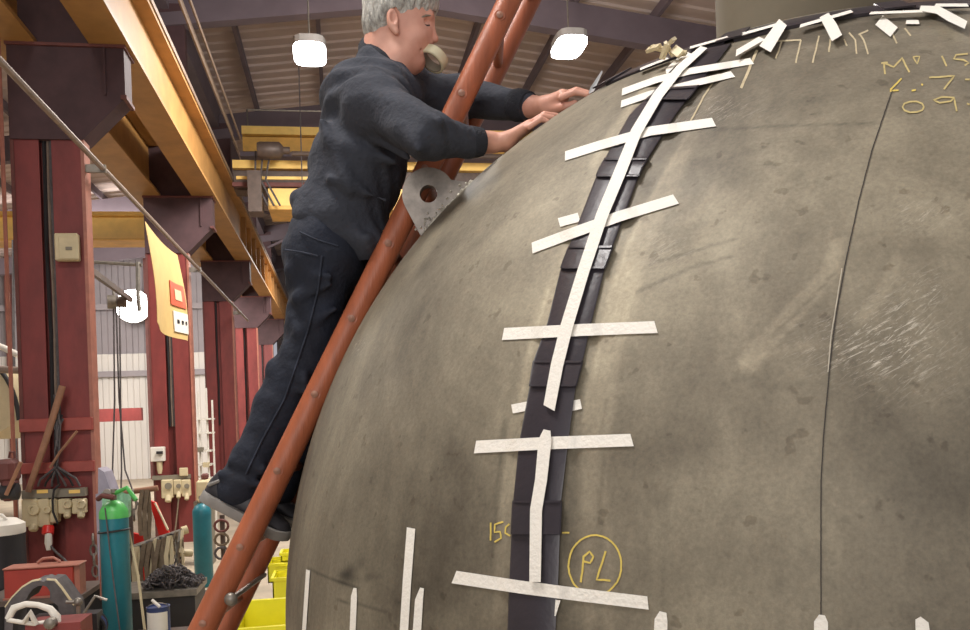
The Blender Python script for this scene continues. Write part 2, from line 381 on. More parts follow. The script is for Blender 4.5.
# ================================================================== CRANES
def bar(mb, x0, x1, y0, y1, z0, z1): mb.box((x0, y0, z0), (x1, y1, z1))
t = thing('overhead_crane', (4, 17, 6.9), 'yellow double girder overhead travelling crane spanning the hall behind the worker', 'crane')
def zc(py, Y): return 2.0 + (423.5 - py) / F_PX * Y * .978
Yc = 18.0
def gird(name, p0, p1, Y0, Y1, m, xa=-1.98, xb=13.5):
    return mk('box', (xa, Y0, zc(p1, Y0)), (xb, Y1, zc(p0, Y0))).build(name, m, t)
gird('walkway_edge', 128, 136, 19.4, 19.9, M_YELB)
gird('far_girder', 139, 153, 19.55, 20.1, M_YEL)
gird('walkway_plate', 153.5, 158, 18.9, 19.6, M_RAFT)
g = gird('near_girder', 163, 192, 17.6, 18.1, M_HOUSING)
gird('top_flange', 162, 170, 17.45, 18.25, M_YELB)
gird('side_rail', 178, 181, 17.3, 17.35, M_YELB, -1.9, -.2)
gird('side_rail', 184, 188, 17.3, 17.4, M_REDDK)
gird('end_box', 190, 209, 17.35, 18.3, M_YELB, -1.3, 1.6)
gird('bottom_flange', 207, 211, 17.3, 18.35, M_YEL, -1.3, 1.6)
mk('lathe', [(.0, 0), (.14, 0), (.16, .05), (.16, .42), (.12, .46), (.07, .5), (.07, .62), (0, .62)], (-1.45, 17.0, zc(152, 17)), 12, (1, 0, 0)).build('drive_motor', M_HOUSING, t, True)
mk('tube', [(-.8, 17.0, zc(155, 17)), (12, 17.0, zc(155, 17))], .05, 8).build('drive_shaft', M_HOUSING, t)
for x_ in (-1.9, .3, 2.5, 4.7):
    mk('tube', [(x_, 20.0, zc(128, 20)), (x_, 20.0, zc(112, 20))], .02, 6).build('handrail_post', M_STEEL, t)
mk('tube', [(-1.9, 20.0, zc(112, 20)), (12, 20.0, zc(112, 20))], .02, 6).build('handrail', M_STEEL, t)
mk('box', (-1.66, 17.0, zc(213, 17)), (-1.40, 17.5, zc(172, 17))).build('end_carriage', M_HOUSING, t)
mk('tube', [(-.62, 17.0, zc(200, 17)), (-.6, 17.0, zc(60, 17))], .012, 6).build('pendant_cable', M_CABLE, t)
for k in range(3):
    mk('tube', [(-1.5 + .14 * k, 17.2, zc(150, 17)), (-1.52 + .1 * k, 17.1, zc(180, 17)), (-1.3 + .12 * k, 17.1, zc(206, 17))], .02, 6).build('festoon_cable', M_CABLE, t)
t = thing('next_bay_crane', (-8, 20, 5.9), 'yellow crane girder crossing the next bay behind the red columns', 'crane')
mk('box', (-14.5, 20.2, zc(239, 20)), (-3.46, 20.7, zc(217, 20))).build('girder', M_YELB, t)
mk('box', (-14.5, 20.05, zc(217, 20)), (-3.46, 20.85, zc(213, 20))).build('top_flange', M_YEL, t)
mk('box', (-14.5, 20.05, zc(241, 20)), (-3.46, 20.85, zc(239, 20))).build('bottom_flange', M_YEL, t)

# ================================================================== LAMPS
def lamp(px, py, Y, r, label, hang=True):
    c = B(px, py, Y)
    t = thing('high_bay_lamp', c, label, 'lamp', 'high bay lamps')
    mb = MB(); n = 24; pts = []
    for k in range(n):
        a = 2 * math.pi * k / n; q = (abs(math.cos(a)) ** 4 + abs(math.sin(a)) ** 4) ** -.25
        pts.append((c.x + r * q * math.cos(a), c.y + r * 1.6 * q * math.sin(a), c.z))
    mb.prism(pts, (0, 0, .06)); mb.build('diffuser', M_LAMP, t)
    mb = MB(); mb.prism([(x, y, z + .06) for x, y, z in pts], (0, 0, .12)); h = mb.build('housing', M_LAMPH, t)
    if hang: mk('tube', [c + Vector((0, 0, .18)), Vector((c.x, c.y, roof_z(c.x) - .3))], .015, 5).build('hanger', M_STEEL, h)
lamp(310, 56, 14, .26, 'glaring square high bay lamp left of the worker\'s head')
lamp(569, 49, 14, .26, 'glaring square high bay lamp between the ladder and the dome')
# flood lamp in next bay
c = B(133, 306, 34.2)
t = thing('flood_lamp', c, 'round white flood lamp glaring between the first two red columns', 'lamp')
mk('lathe', [(0, 0), (.62, 0), (.62, .05), (0, .05)], c, 20, (0.1, -1, -.1)).build('lens', M_LAMP, t)
mk('lathe', [(.65, 0), (.58, -.2), (.3, -.5), (0, -.5)], c, 20, (0.1, -1, -.1)).build('housing', M_LAMPH, t)

# ================================================================== BANNER
t = thing('hanging_banner', B(165, 341, 12), 'yellow cloth banner hanging from the pipe, with a red and a white placard', 'banner')
def ban(u, v):
    TL = B(144.5, 221, 10.8); TR = B(177, 255, 12.75); BL = B(153, 322, 10.8); BR = B(186, 341, 12.75)
    p = TL.lerp(TR, u).lerp(BL.lerp(BR, u), v)
    p.z -= .05 * math.sin(math.pi * u) * (1 - v) + .05 * math.sin(math.pi * u) * v
    p.x += .05 * math.sin(u * 7 + v * 2) * v + .03 * math.sin(math.pi * v)
    return p
def cloth(u0, u1, v0, v1, lift, th, n=12):
    mb = MB(); v = []; f = []
    for s_ in (lift, lift + th):
        for i in range(n + 1):
            for j in range(n + 1):
                v.append(ban(u0 + (u1 - u0) * i / n, v0 + (v1 - v0) * j / n) + Vector((s_, -s_ * .3, 0)))
    k = (n + 1) ** 2
    for i in range(n):
        for j in range(n):
            a = i * (n + 1) + j; q = (a, a + 1, a + n + 2, a + n + 1); f.append(q); f.append(tuple(reversed([x + k for x in q])))
    for i in range(n):
        for (a, b) in ((i, i + 1), (n * (n + 1) + i + 1, n * (n + 1) + i), ((i + 1) * (n + 1), i * (n + 1)), (i * (n + 1) + n, (i + 1) * (n + 1) + n)):
            f.append((a, b, b + k, a + k))
    mb.add(v, f); return mb
cloth(0, 1, 0, 1, 0, .006, 14).build('cloth', M_BAN, t, True)
rp_ = cloth(.56, .93, .38, .64, .012, .01, 4).build('red_placard', mat('orange_red_print', s2l(206, 92, 62), .5), t)
cloth(.66, .82, .45, .57, .026, .003, 3).build('pictogram', M_CREAM, rp_)
wp = cloth(.60, .95, .70, .93, .012, .01, 4).build('white_placard', M_WHITE, t)
for k in range(3):
    cloth(.66 + .09 * k, .70 + .09 * k, .79, .83, .026, .003, 1).build('printed_mark', M_DARK, wp)

# ================================================================== VESSEL
def build_vessel():
    root = thing('pressure_vessel_dome', (CS.x, CS.y, 0), 'large dull grey-brown steel dome with chalk marks filling the right of the picture', 'vessel')
    az0 = math.atan2(-CS.y, -CS.x)           # direction towards the viewer
    nd, no, nl = 620, 110, 430
    az = np.concatenate([np.linspace(-1.42, 1.42, nd, endpoint=False), np.linspace(1.42, 2 * math.pi - 1.42, no, endpoint=False)]) + az0
    lat = np.linspace(0, math.pi / 2 - .002, nl)
    zl = np.concatenate([-np.linspace(CS.z, 0, 60, endpoint=False), np.sin(lat) * RS])
    rl = np.concatenate([np.full(60, RS), np.cos(lat) * RS])
    X = rl[:, None] * np.cos(az)[None]; Yy = rl[:, None] * np.sin(az)[None]; Z = np.repeat(zl[:, None], len(az), 1)
    V = np.stack([X + CS.x, Yy + CS.y, Z + CS.z], -1).reshape(-1, 3)
    rel = V - np.array(EYE); xc = rel @ np.array(RT); yc = rel @ np.array(UP); zc_ = np.maximum(rel @ np.array(FW), .2)
    U = CX + F_PX * xc / zc_; W = CY - F_PX * yc / zc_
    nrm = np.concatenate([np.stack([X, Yy, np.maximum(Z, 0)], -1).reshape(-1, 3)]); front = (nrm * rel).sum(1) < 0
    tone = np.ones(len(V)); scuff = np.zeros(len(V))
    def m_line(pts, w0, w1=None, soft=2.0):
        w1 = w0 if w1 is None else w1; out = np.zeros(len(V)); n = len(pts) - 1
        for i in range(n):
            (ax, ay), (bx, by) = pts[i], pts[i + 1]; dx, dy = bx - ax, by - ay
            t = np.clip(((U - ax) * dx + (W - ay) * dy) / (dx * dx + dy * dy), 0, 1)
            d = np.hypot(U - ax - t * dx, W - ay - t * dy); w = w0 + (w1 - w0) * (i + t) / n
            out = np.maximum(out, np.clip((w - d) / soft + .5, 0, 1))
        return out * front
    def blob(cx, cy, rx, ry, p=1.0):
        return np.exp(-(((U - cx) / rx) ** 2 + ((W - cy) / ry) ** 2) * p) * front
    # ground bands either side of the strip, with drips and stains
    tone += .36 * m_line([(495, 640), (512, 470), (540, 330), (590, 190), (640, 100), (668, 66)], 12, 6, 8)
    tone += .34 * m_line([(600, 640), (592, 470), (606, 360), (640, 240), (684, 150), (722, 75)], 16, 7, 9)
    tone += .35 * m_line([(608, 300), (630, 240), (664, 175), (690, 130)], 2.2, 1.8)
    tone += .30 * m_line([(584, 420), (596, 360), (610, 300)], 1.6, 1.6)
    tone += .35 * m_line([(592, 165), (612, 130), (640, 95), (655, 75)], 3.5, 2.5, 3)
    tone += .25 * m_line([(520, 400), (530, 350), (548, 290)], 2, 2)
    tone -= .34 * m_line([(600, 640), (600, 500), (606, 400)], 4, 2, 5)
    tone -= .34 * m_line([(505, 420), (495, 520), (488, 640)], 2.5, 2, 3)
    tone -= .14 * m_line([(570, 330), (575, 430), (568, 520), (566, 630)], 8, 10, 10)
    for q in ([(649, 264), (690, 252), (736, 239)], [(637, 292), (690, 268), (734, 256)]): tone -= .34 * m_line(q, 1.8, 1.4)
    # bone shaped smear, its pale sheen put into the tone
    tone += .34 * m_line([(836, 246), (830, 272), (800, 306), (765, 343), (748, 362)], 7, 11, 3)
    tone -= .40 * m_line([(836, 272), (806, 304), (770, 338)], 1.5, 1.5)
    tone += .24 * m_line([(896, 262), (884, 292), (860, 320)], 6, 6, 4)
    tone += .25 * m_line([(745, 362), (800, 346), (840, 345)], 4, 3, 5)
    tone -= .20 * m_line([(742, 375), (770, 388), (800, 384)], 5, 3, 8)
    tone += .12 * blob(750, 330, 60, 50) + .10 * blob(700, 200, 50, 60) + .1 * blob(520, 200, 40, 90)
    tone -= .20 * blob(920, 480, 90, 60) + .14 * blob(860, 350, 60, 30) + .16 * blob(850, 600, 100, 60) + .1 * blob(450, 560, 80, 70)  # dark shade round the foot and lower right of the dome, put into tone
    tone -= .12 * blob(340, 590, 60, 60) + .12 * blob(720, 560, 90, 50)
    tone -= .22 * blob(813, 100, 13, 4)
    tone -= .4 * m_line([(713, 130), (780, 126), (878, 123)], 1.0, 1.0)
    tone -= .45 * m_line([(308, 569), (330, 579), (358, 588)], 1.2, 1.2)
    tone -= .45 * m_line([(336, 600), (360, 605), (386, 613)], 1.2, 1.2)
    rng = np.random.RandomState(3)
    for (cx, cy, n, sx, sy, r0, r1, a) in ((375, 582, 10, 26, 12, 3, 9, -.22), (470, 560, 8, 20, 30, 2, 5, -.16), (760, 500, 26, 130, 70, 3, 10, -.07), (420, 400, 24, 80, 110, 6, 22, .07), (700, 200, 20, 120, 80, 8, 25, .06), (800, 480, 24, 140, 90, 8, 24, -.06)):
        for _ in range(n):
            tone += a * blob(cx + rng.randn() * sx, cy + rng.randn() * sy, rng.uniform(r0, r1), rng.uniform(r0, r1) * .8) * 1.35
    # faint vertical runs near the foot of the dome
    for k in range(26):
        x = rng.uniform(300, 960); tone += rng.uniform(-.10, .08) * m_line([(x, rng.uniform(430, 560)), (x - (x - 900) * -.01, 640)], rng.uniform(1, 4), None, 4)
    scuff += 1.1 * blob(860, 345, 55, 26) + .9 * blob(905, 320, 40, 30) + .7 * blob(930, 285, 24, 16) + .5 * blob(915, 370, 60, 35) + .5 * blob(700, 110, 60, 18) + .35 * blob(660, 250, 40, 30) + .7 * blob(925, 215, 35, 15) + .6 * blob(360, 345, 14, 10)
    cells = []
    nr, nc = len(zl), len(az)
    i, j = np.meshgrid(np.arange(nr - 1), np.arange(nc), indexing='ij'); a = i * nc + j; b = i * nc + (j + 1) % nc
    Fq = np.stack([a, b, b + nc, a + nc], -1).reshape(-1, 4)
    ob = np_mesh('shell', V, Fq, M_VES, root)
    for nm, arr in (('tone', tone), ('scuff', scuff)):
        at = ob.data.attributes.new(nm, 'FLOAT', 'POINT'); at.data.foreach_set('value', arr.astype(np.float32))
    return root
def np_mesh(name, V, Fq, m, parent, smooth=True):
    off = base_of(parent) if parent is not None else Vector((0, 0, 0))
    V = (V - np.array(off)).astype(np.float32)
    me = bpy.data.meshes.new(name); me.vertices.add(len(V)); me.vertices.foreach_set('co', V.ravel())
    nf = len(Fq); me.loops.add(nf * 4); me.polygons.add(nf)
    me.loops.foreach_set('vertex_index', Fq.astype(np.int32).ravel())
    me.polygons.foreach_set('loop_start', np.arange(0, nf * 4, 4, dtype=np.int32))
    try: me.polygons.foreach_set('loop_total', np.full(nf, 4, dtype=np.int32))
    except Exception: pass
    me.update(calc_edges=True); me.validate()
    if smooth: me.polygons.foreach_set('use_smooth', np.ones(len(me.polygons), dtype=bool))
    me.materials.append(m); o = bpy.data.objects.new(name, me); COL.objects.link(o)
    if parent is not None: o.parent = parent
    return o
VES = build_vessel()
# ribbons on the dome: centre line through points on the surface, closed thin solids
def densify(pts, step=6):
    out = []
    for (a, b) in zip(pts[:-1], pts[1:]):
        n = max(1, int(math.hypot(b[0] - a[0], b[1] - a[1]) / step))
        for k in range(n): out.append(tuple(a[i] + (b[i] - a[i]) * k / n for i in range(len(a))))
    out.append(tuple(pts[-1])); return out
def ribbon(pts, w, h0=.0004, h1=.0022, skew=0, step=6, wob=0.0):
    """pts [(px,py)] or with own width; w width in px across"""
    d = densify([p if len(p) == 3 else (p[0], p[1], w) for p in pts], step); mb = MB(); v = []; f = []; n = len(d)
    for i, (x, y, ww) in enumerate(d):
        a = d[max(i - 1, 0)]; b = d[min(i + 1, n - 1)]; dx, dy = b[0] - a[0], b[1] - a[1]; l = math.hypot(dx, dy) or 1
        nx, ny = -dy / l, dx / l; k = skew * (1 if i == n - 1 else (-1 if i == 0 else 0)) * .5
        jw = wob * random.uniform(-1, 1)
        for sgn in (-1, 1):
            qx = x + nx * ww / 2 * sgn + dx / l * k * sgn + nx * jw; qy = y + ny * ww / 2 * sgn + dy / l * k * sgn + ny * jw
            v.append(S(qx, qy, h0)); v.append(S(qx, qy, h1))
    for i in range(n - 1):
        o = 4 * i; f += [(o + 1, o + 3, o + 7, o + 5), (o, o + 4, o + 6, o + 2), (o, o + 1, o + 5, o + 4), (o + 2, o + 6, o + 7, o + 3)]
    f += [(0, 2, 3, 1), (4 * n - 4, 4 * n - 3, 4 * n - 1, 4 * n - 2)]
    mb.add(v, f); return mb
def chalk(strokes, w, m=M_CHALK, name='chalk_marking', label=None):
    mb = MB()
    for st in strokes:
        r = ribbon(st, w, .0002, .0012, 0, 3, w * .12); o = len(mb.v); mb.v += r.v; mb.f += [[i + o for i in q] for q in r.f]
    o = mb.build(name, m, VES)
    if label: o['label'] = label
    return o
Zc = lambda x, y: (x / 4.619 + 760, y / 4.619)       # crop of the crown lettering
def zs(*st): return [[Zc(*p) for p in s_] for s_ in st]
chalk(zs([(560, 292), (590, 288)], [(572, 290), (577, 342)], [(575, 292), (618, 310), (656, 268), (690, 333)]), 1.7, M_CHALK2, label='yellow hand-drawn letter M')
chalk(zs([(706, 262), (738, 260), (726, 294), (708, 264)]), 1.4, M_CHALK2)
chalk(zs([(840, 258), (862, 305)], [(960, 248), (905, 252), (895, 272), (940, 276), (964, 290), (945, 302)]), 1.7, M_CHALK2, label='yellow hand-drawn digits 15')
chalk(zs([(654, 362), (602, 415)], [(600, 420), (640, 416)], [(745, 388), (752, 394)], [(700, 418), (720, 416)]), 1.6)
chalk(zs([(782, 358), (898, 350), (850, 412)], [(948, 366), (968, 368)]), 1.7, M_CHALK2, label='yellow hand-drawn digit 7')
chalk(zs([(708 + 50 * math.cos(a / 10 * 6.283), 494 + 26 * math.sin(a / 10 * 6.283)) for a in range(11)]), 1.7, M_CHALK2, label='yellow hand-drawn digit 0')
chalk(zs([(898, 450), (838, 448), (802, 462), (830, 474), (880, 468), (898, 452), (908, 514)], [(956, 478), (968, 484)]), 1.7, M_CHALK2, label='yellow hand-drawn digit 9')
Z5 = lambda x, y: (x / 4.5 + 470, y / 4.5 + 480)
def z5(*st): return [[Z5(*p) for p in s_] for s_ in st]
chalk(z5([(93, 192), (92, 272)]), 1.6, label='yellow hand-drawn digit 1')
chalk(z5([(150, 188), (112, 200), (110, 235), (135, 232), (140, 262), (110, 280)], [(178, 198), (160, 212), (158, 238), (180, 252)]), 1.7, label='yellow hand-drawn digits 50')
chalk(z5([(414, 237), (447, 238)]), 1.6, label='short yellow dash')
cc = [(562 + 119 * math.cos(a / 30 * 6.283 - 1.3), 384 + 136 * math.sin(a / 30 * 6.283 - 1.3)) for a in range(31)]
chalk(z5(cc), 1.8, label='hand-drawn yellow circle around two letters')
chalk(z5([(512, 342), (507, 400), (497, 460)], [(512, 345), (538, 322), (556, 345), (540, 374), (508, 366)]), 2.0, label='yellow hand-drawn letter P')
chalk(z5([(610, 320), (570, 448), (632, 452)]), 2.0, label='yellow hand-drawn letter L')
chalk(zs([(100, 192), (90, 225), (72, 270)], [(190, 185), (180, 225), (165, 290)], [(272, 165), (262, 215), (243, 290)], [(325, 180), (318, 240)], [(388, 180), (402, 212)],
         [(412, 150), (440, 185), (446, 248)], [(458, 155), (480, 185), (500, 250)], [(612, 155), (632, 200)], [(668, 130), (696, 165)], [(75, 190), (190, 184)], [(455, 160), (500, 140)]), 1.6, M_CHALKP, label='row of pale vertical marker strokes below the crown ring')
chalk([[(757, 50), (748, 72), (741, 88)]], 2.6, M_CHALKP, label='thick pale marker stroke')
chalk([[(716, 78), (704, 96), (690, 122)]], 1.6, M_CHALKP)
# plate seam running down the dome
chalk([[(893, 88), (872, 150), (859, 200), (846, 260), (836, 315), (830, 364), (824, 430), (821, 480), (821, 560), (821, 640)]], 1.2, M_SEAM, 'plate_seam', 'dark joint line')
chalk([[(842, 268), (837, 300), (831, 336), (828, 372)]], 1.2, M_SCR, 'bright_scratch', 'bright scratch along the plate joint')
# crown nozzle
mk('lathe', [(.285, -.2), (.285, .62), (.40, .64), (.40, .70), (.0, .70)], CS + Vector((0, 0, RS)), 48).build('crown_nozzle', mat('nozzle_steel', s2l(104, 95, 78), .85, .1, var=.12, scale=4), VES, True)
# ---- lifting lug welded near the outline, flat plate facing the viewer
def lug():
    zl_ = 2.455; th = .035
    outer = []
    c = (428.5, 193.8); R_ = 26.5
    for k in range(0, 25):
        a = math.radians(152 + 176 * k / 24); outer.append((c[0] + R_ * math.cos(a), c[1] + R_ * math.sin(a)))
    pg = outer + [(474, 183), (470, 195), (452, 213), (430, 242), (422, 238)]
    poly = []; hole = []; n = 56
    for k in range(n):
        a = 2 * math.pi * k / n; dx, dy = math.cos(a), math.sin(a); best = 0
        for (p, q) in zip(pg, pg[1:] + pg[:1]):
            ex, ey = q[0] - p[0], q[1] - p[1]; den = dx * ey - dy * ex
            if abs(den) < 1e-9: continue
            t_ = ((p[0] - c[0]) * ey - (p[1] - c[1]) * ex) / den; u_ = ((p[0] - c[0]) * dy - (p[1] - c[1]) * dx) / den
            if t_ > 0 and -1e-6 <= u_ <= 1 + 1e-6: best = max(best, t_)
        poly.append((c[0] + dx * best, c[1] + dy * best)); hole.append((c[0] + dx * 8.8, c[1] + dy * 8.8))
    v = []
    for zz in (zl_, zl_ + th):
        s_ = zl_
        for (x, y) in poly: v.append(P(x, y, s_) + FW * (zz - zl_))
        for (x, y) in hole: v.append(P(x, y, s_) + FW * (zz - zl_))
    f = []
    for i in range(n):
        j = (i + 1) % n
        f += [(i, j, n + j, n + i), (2 * n + i, 3 * n + i, 3 * n + j, 2 * n + j), (i, 2 * n + i, 2 * n + j, j), (n + i, n + j, 3 * n + j, 3 * n + i)]
    mb = MB(); mb.add(v, f); o = mb.build('lifting_lug', M_LUG, VES, True)
    o['label'] = 'welded steel lifting lug with a round hole'
    w = MB(); pts = densify([(424, 236), (436, 222), (450, 208), (462, 196), (472, 185)], 2)
    for k, (x, y) in enumerate(pts):
        for rr in range(2):
            q = P(x + random.uniform(-1.8, 1.2), y + random.uniform(-1.8, 1.2), zl_ - .008)
            w.lathe([(0, -.010), (.0095, -.004), (.0095, .004), (0, .010)], q, 6, Vector((random.random(), random.random(), 1)))
    for _ in range(22):
        x, y = random.choice(pts); q = P(x - random.uniform(2, 10), y - random.uniform(2, 8), zl_ - .002)
        w.lathe([(0, -.004), (.004, 0), (0, .004)], q, 5)
    w.build('weld_bead', M_WELD, o, True)
lug()

# ---- black magnetic strip down the dome
LE = [(708, 42), (671, 68), (651, 95), (631, 112), (599, 169), (561, 267), (547, 324), (534, 359), (530, 384), (519, 443), (513, 502), (509, 586), (507, 640)]
RE = [(735, 38), (722, 55), (691, 95), (677, 112), (641, 169), (605, 267), (591, 324), (583, 359), (576, 384), (568, 443), (561, 502), (558, 586), (555, 640)]
def edge_at(t):       # t runs 0..12 along the lists
    i = min(int(t), len(LE) - 2); u = t - i
    return tuple(LE[i][k] + (LE[i + 1][k] - LE[i][k]) * u for k in (0, 1)), tuple(RE[i][k] + (RE[i + 1][k] - RE[i][k]) * u for k in (0, 1))
def t_at(y):
    for i in range(len(LE) - 1):
        y0 = (LE[i][1] + RE[i][1]) / 2; y1 = (LE[i + 1][1] + RE[i + 1][1]) / 2
        if y0 <= y <= y1: return i + (y - y0) / (y1 - y0)
    return 0 if y < 60 else len(LE) - 1
def strip_mb(y0, y1, h0, h1, ex=0.0, inset=0.0):
    n = max(2, int((y1 - y0) / 7)); v = []; f = []; mb = MB()
    for i in range(n + 1):
        L_, R_ = edge_at(t_at(y0 + (y1 - y0) * i / n))
        dx, dy = R_[0] - L_[0], R_[1] - L_[1]; l = math.hypot(dx, dy); ux, uy = dx / l, dy / l
        cols = [(-ex, h0), (-ex, h1 * .8), (-ex + 1.5, h1), (l * .5, h1 + .0015), (l + ex - 1.5, h1), (l + ex, h1 * .8), (l + ex, h0)]
        for (d_, h) in cols: v.append(S(L_[0] + ux * d_, L_[1] + uy * d_, h))
    k = 7
    for i in range(n):
        for j in range(k):
            a = i * k + j; b = i * k + (j + 1) % k; f.append((a, b, b + k, a + k))
    f.append(tuple(range(k - 1, -1, -1))); f.append(tuple(range(n * k, n * k + k)))
    mb.add(v, f); return mb
stp = thing('meridian_strip', S(533, 640), 'black segmented flexible strip running down the dome under the long white tape', 'strip')
cuts = [46, 92, 168, 256, 374, 518, 640]
for a, b in zip(cuts[:-1], cuts[1:]):
    strip_mb(a + .8, b - .8, .0006, .0075).build('strip_segment', M_STRIP, stp, True)
for (a, b) in ((87, 99), (158, 176), (246, 268), (361, 386), (501, 534)):
    cl = strip_mb(a, b, .0072, .0125, 1.0).build('joint_clip', M_STRIP, stp, True)
    strip_mb(a - .5, a + 1.6, .0122, .0150, .6).build('clip_ridge', M_STRIP, cl, True)
    strip_mb(b - 1.8, b + .3, .0122, .0138, .5).build('clip_ridge', M_STRIP, cl, True)
# ---- black ring round the crown (a true circle of latitude), in segments
ring = thing('crown_ring_strip', CS + Vector((0, 0, RS * .83)), 'black segmented ring strip circling the top of the dome', 'strip')
azv = math.atan2(-CS.y, -CS.x)
def sph(phi, az, h): return CS + (RS + h) * Vector((math.sin(phi) * math.cos(az), math.sin(phi) * math.sin(az), math.cos(phi)))
nseg = 16
for s_ in range(nseg):
    if s_ in (nseg - 1, nseg - 2): continue      # the gap he is still filling
    a0 = azv - math.radians(33) + 2 * math.pi * s_ / nseg + .012; a1 = a0 + 2 * math.pi / nseg - .024; n = 14; v = []; f = []; mb = MB()
    hs = .008 + (.002 if s_ % 2 else 0)
    prof = [(32.3, .0006), (32.3, hs * .8), (32.1, hs), (29.6, hs), (29.4, hs * .8), (29.4, .0006)]
    for i in range(n + 1):
        az = a0 + (a1 - a0) * i / n
        for (ph, h) in prof: v.append(sph(math.radians(ph), az, h))
    k = len(prof)
    for i in range(n):
        for j in range(k): a = i * k + j; b = i * k + (j + 1) % k; f.append((a, b, b + k, a + k))
    f.append(tuple(range(k - 1, -1, -1))); f.append(tuple(range(n * k, n * k + k)))
    mb.add(v, f); mb.build('ring_segment', M_STRIP, ring, True)
    # joint blocks
    v = []; f = []; mb = MB(); prof = [(32.5, .0095), (32.5, .0135), (29.2, .0135), (29.2, .0095)]
    for i in range(4):
        az = a0 - .045 + .07 * i / 3
        for (ph, h) in prof: v.append(sph(math.radians(ph), az, h))
    for i in range(3):
        for j in range(4): a = i * 4 + j; b = i * 4 + (j + 1) % 4; f.append((a, b, b + 4, a + 4))
    f += [(3, 2, 1, 0), (12, 13, 14, 15)]; mb.add(v, f); mb.build('joint_clip', M_STRIP, ring)

# ---- masking tapes
def tape(pts, w, label, h=.0150, skew=3, cat='tape', grp='white masking tape strips on the dome', lower=None):
    mb = ribbon(pts, w, h, h + .0012, skew, 5)
    return tag(mb.build('masking_tape', M_TAPE, None), label, cat, grp)
def tape_across(pts, w, label, over=True, skew=3):
    """tape that climbs over the strip: height follows the strip's section"""
    d = densify([(p[0], p[1], w) for p in pts], 3); mb = MB(); v = []; f = []; n = len(d)
    for i, (x, y, ww) in enumerate(d):
        a = d[max(i - 1, 0)]; b = d[min(i + 1, n - 1)]; dx, dy = b[0] - a[0], b[1] - a[1]; l = math.hypot(dx, dy)
        nx, ny = -dy / l, dx / l; k = skew * (1 if i == n - 1 else (-1 if i == 0 else 0)) * .5
        L_, R_ = edge_at(t_at(y)); xl, xr = L_[0], R_[0]
        e = 14.0; q = min(max((x - xl + e) / e, 0), 1) * min(max((xr + e - x) / e, 0), 1)
        h = .0012 + .0092 * q * q * (3 - 2 * q)
        for sgn in (-1, 1):
            qx = x + nx * ww / 2 * sgn + dx / l * k * sgn; qy = y + ny * ww / 2 * sgn + dy / l * k * sgn
            v.append(S(qx, qy, h)); v.append(S(qx, qy, h + .0012))
    for i in range(n - 1):
        o = 4 * i; f += [(o + 1, o + 3, o + 7, o + 5), (o, o + 4, o + 6, o + 2), (o, o + 1, o + 5, o + 4), (o + 2, o + 6, o + 7, o + 3)]
    f += [(0, 2, 3, 1), (4 * n - 4, 4 * n - 3, 4 * n - 1, 4 * n - 2)]
    mb.add(v, f); return tag(mb.build('masking_tape', M_TAPE, None), label, 'tape', 'white masking tape strips on the dome')
tape_across([(454, 577), (520, 587), (590, 596), (648, 603)], 13, 'lowest white cross tape on the black strip, below the circled letters')
tape_across([(475, 447), (550, 443), (632, 440)], 12.5, 'white cross tape just above the number 150 on the black strip')
tape_across([(503, 334), (580, 330), (656, 327)], 12, 'level white cross tape at mid height of the black strip')
tape_across([(532, 248), (575, 232), (620, 216), (676, 199)], 10.5, 'upward slanting white cross tape above the level one')
tape_across([(565, 156), (600, 145), (650, 131), (714, 122)], 9, 'long white cross tape level with the near hand')
tape_across([(622, 92), (655, 80), (690, 71), (752, 61)], 6.5, 'upper of the two close white cross tapes near the crown')
tape_across([(621, 104), (650, 94), (690, 84), (733, 74)], 6.5, 'lower of the two close white cross tapes near the crown')
tape([(666, 72), (676, 62), (690, 53)], 4.5, 'short white tape near the left end of the crown ring', .0095)
tape([(559, 222.5), (579, 217)], 9, 'short stub of white tape left of the black strip near the slanting cross tape', .001, 0)
tape([(512, 409), (530, 405.5)], 9, 'small stub of white tape poking out left of the strip below mid height', .001, 0)
tape([(571, 406), (581, 404)], 10, 'tiny stub of white tape poking out right of the strip below mid height', .001, 0)
tape([(549, 408, 12), (557, 365, 12.5), (567, 325, 12.5), (583, 272, 12), (602, 215, 12), (620, 172, 12), (636, 132, 11), (658, 95, 10), (680, 68, 8), (704, 47, 6)], 12, 'long white tape running down the middle of the upper black strip', .0162, 4)
tape([(547, 430, 7), (545, 440, 13), (541, 480, 12), (536, 510, 12), (535, 582, 11.5)], 12, 'short white centre tape on the lower black strip', .0162, 0)
tape([(558, 600, 5), (555, 616, 1.2)], 4, 'thin white sliver of tape under the lowest cross tape', .009, 0)
tape([(308, 570), (303, 645)], 4, 'thinnest upright white tape at the far left foot of the dome', .001, 1)
tape([(355, 588, 3), (354, 596, 6), (352, 645, 6)], 6, 'second upright white tape from the left with a pointed tip', .001, 0)
tape([(411, 528), (407, 580), (403, 645)], 8.5, 'tallest upright white tape at the left foot of the dome', .001, 1)
tape([(422, 588, 4), (419, 600, 8), (416, 645, 8.5)], 8, 'short upright white tape right of the tallest one', .001, 0)
tape([(663, 612, 7), (661, 620, 13), (660, 650, 14)], 13, 'upright white tape end at the bottom edge right of the strip', .001, 0)
tape([(822, 615, 6), (821, 622, 14), (821, 650, 14)], 14, 'upright white tape end at the bottom edge by the plate joint', .001, 0)
tape([(918, 618, 6), (922, 625, 14), (925, 650, 14)], 14, 'upright white tape end at the bottom right corner of the dome', .001, 0)
tape([(783, 22, 10), (765, 49, 13)], 12, 'first wide white tape over the crown ring, left of the pale strokes', .0142, 1)
tape([(824, 15, 10), (831, 26, 12), (837, 38, 12)], 12, 'second wide white tape over the crown ring', .0142, 1)
tape([(879, 20), (894, 32)], 12, 'short slanting white tape just below the crown ring', .003, 0)
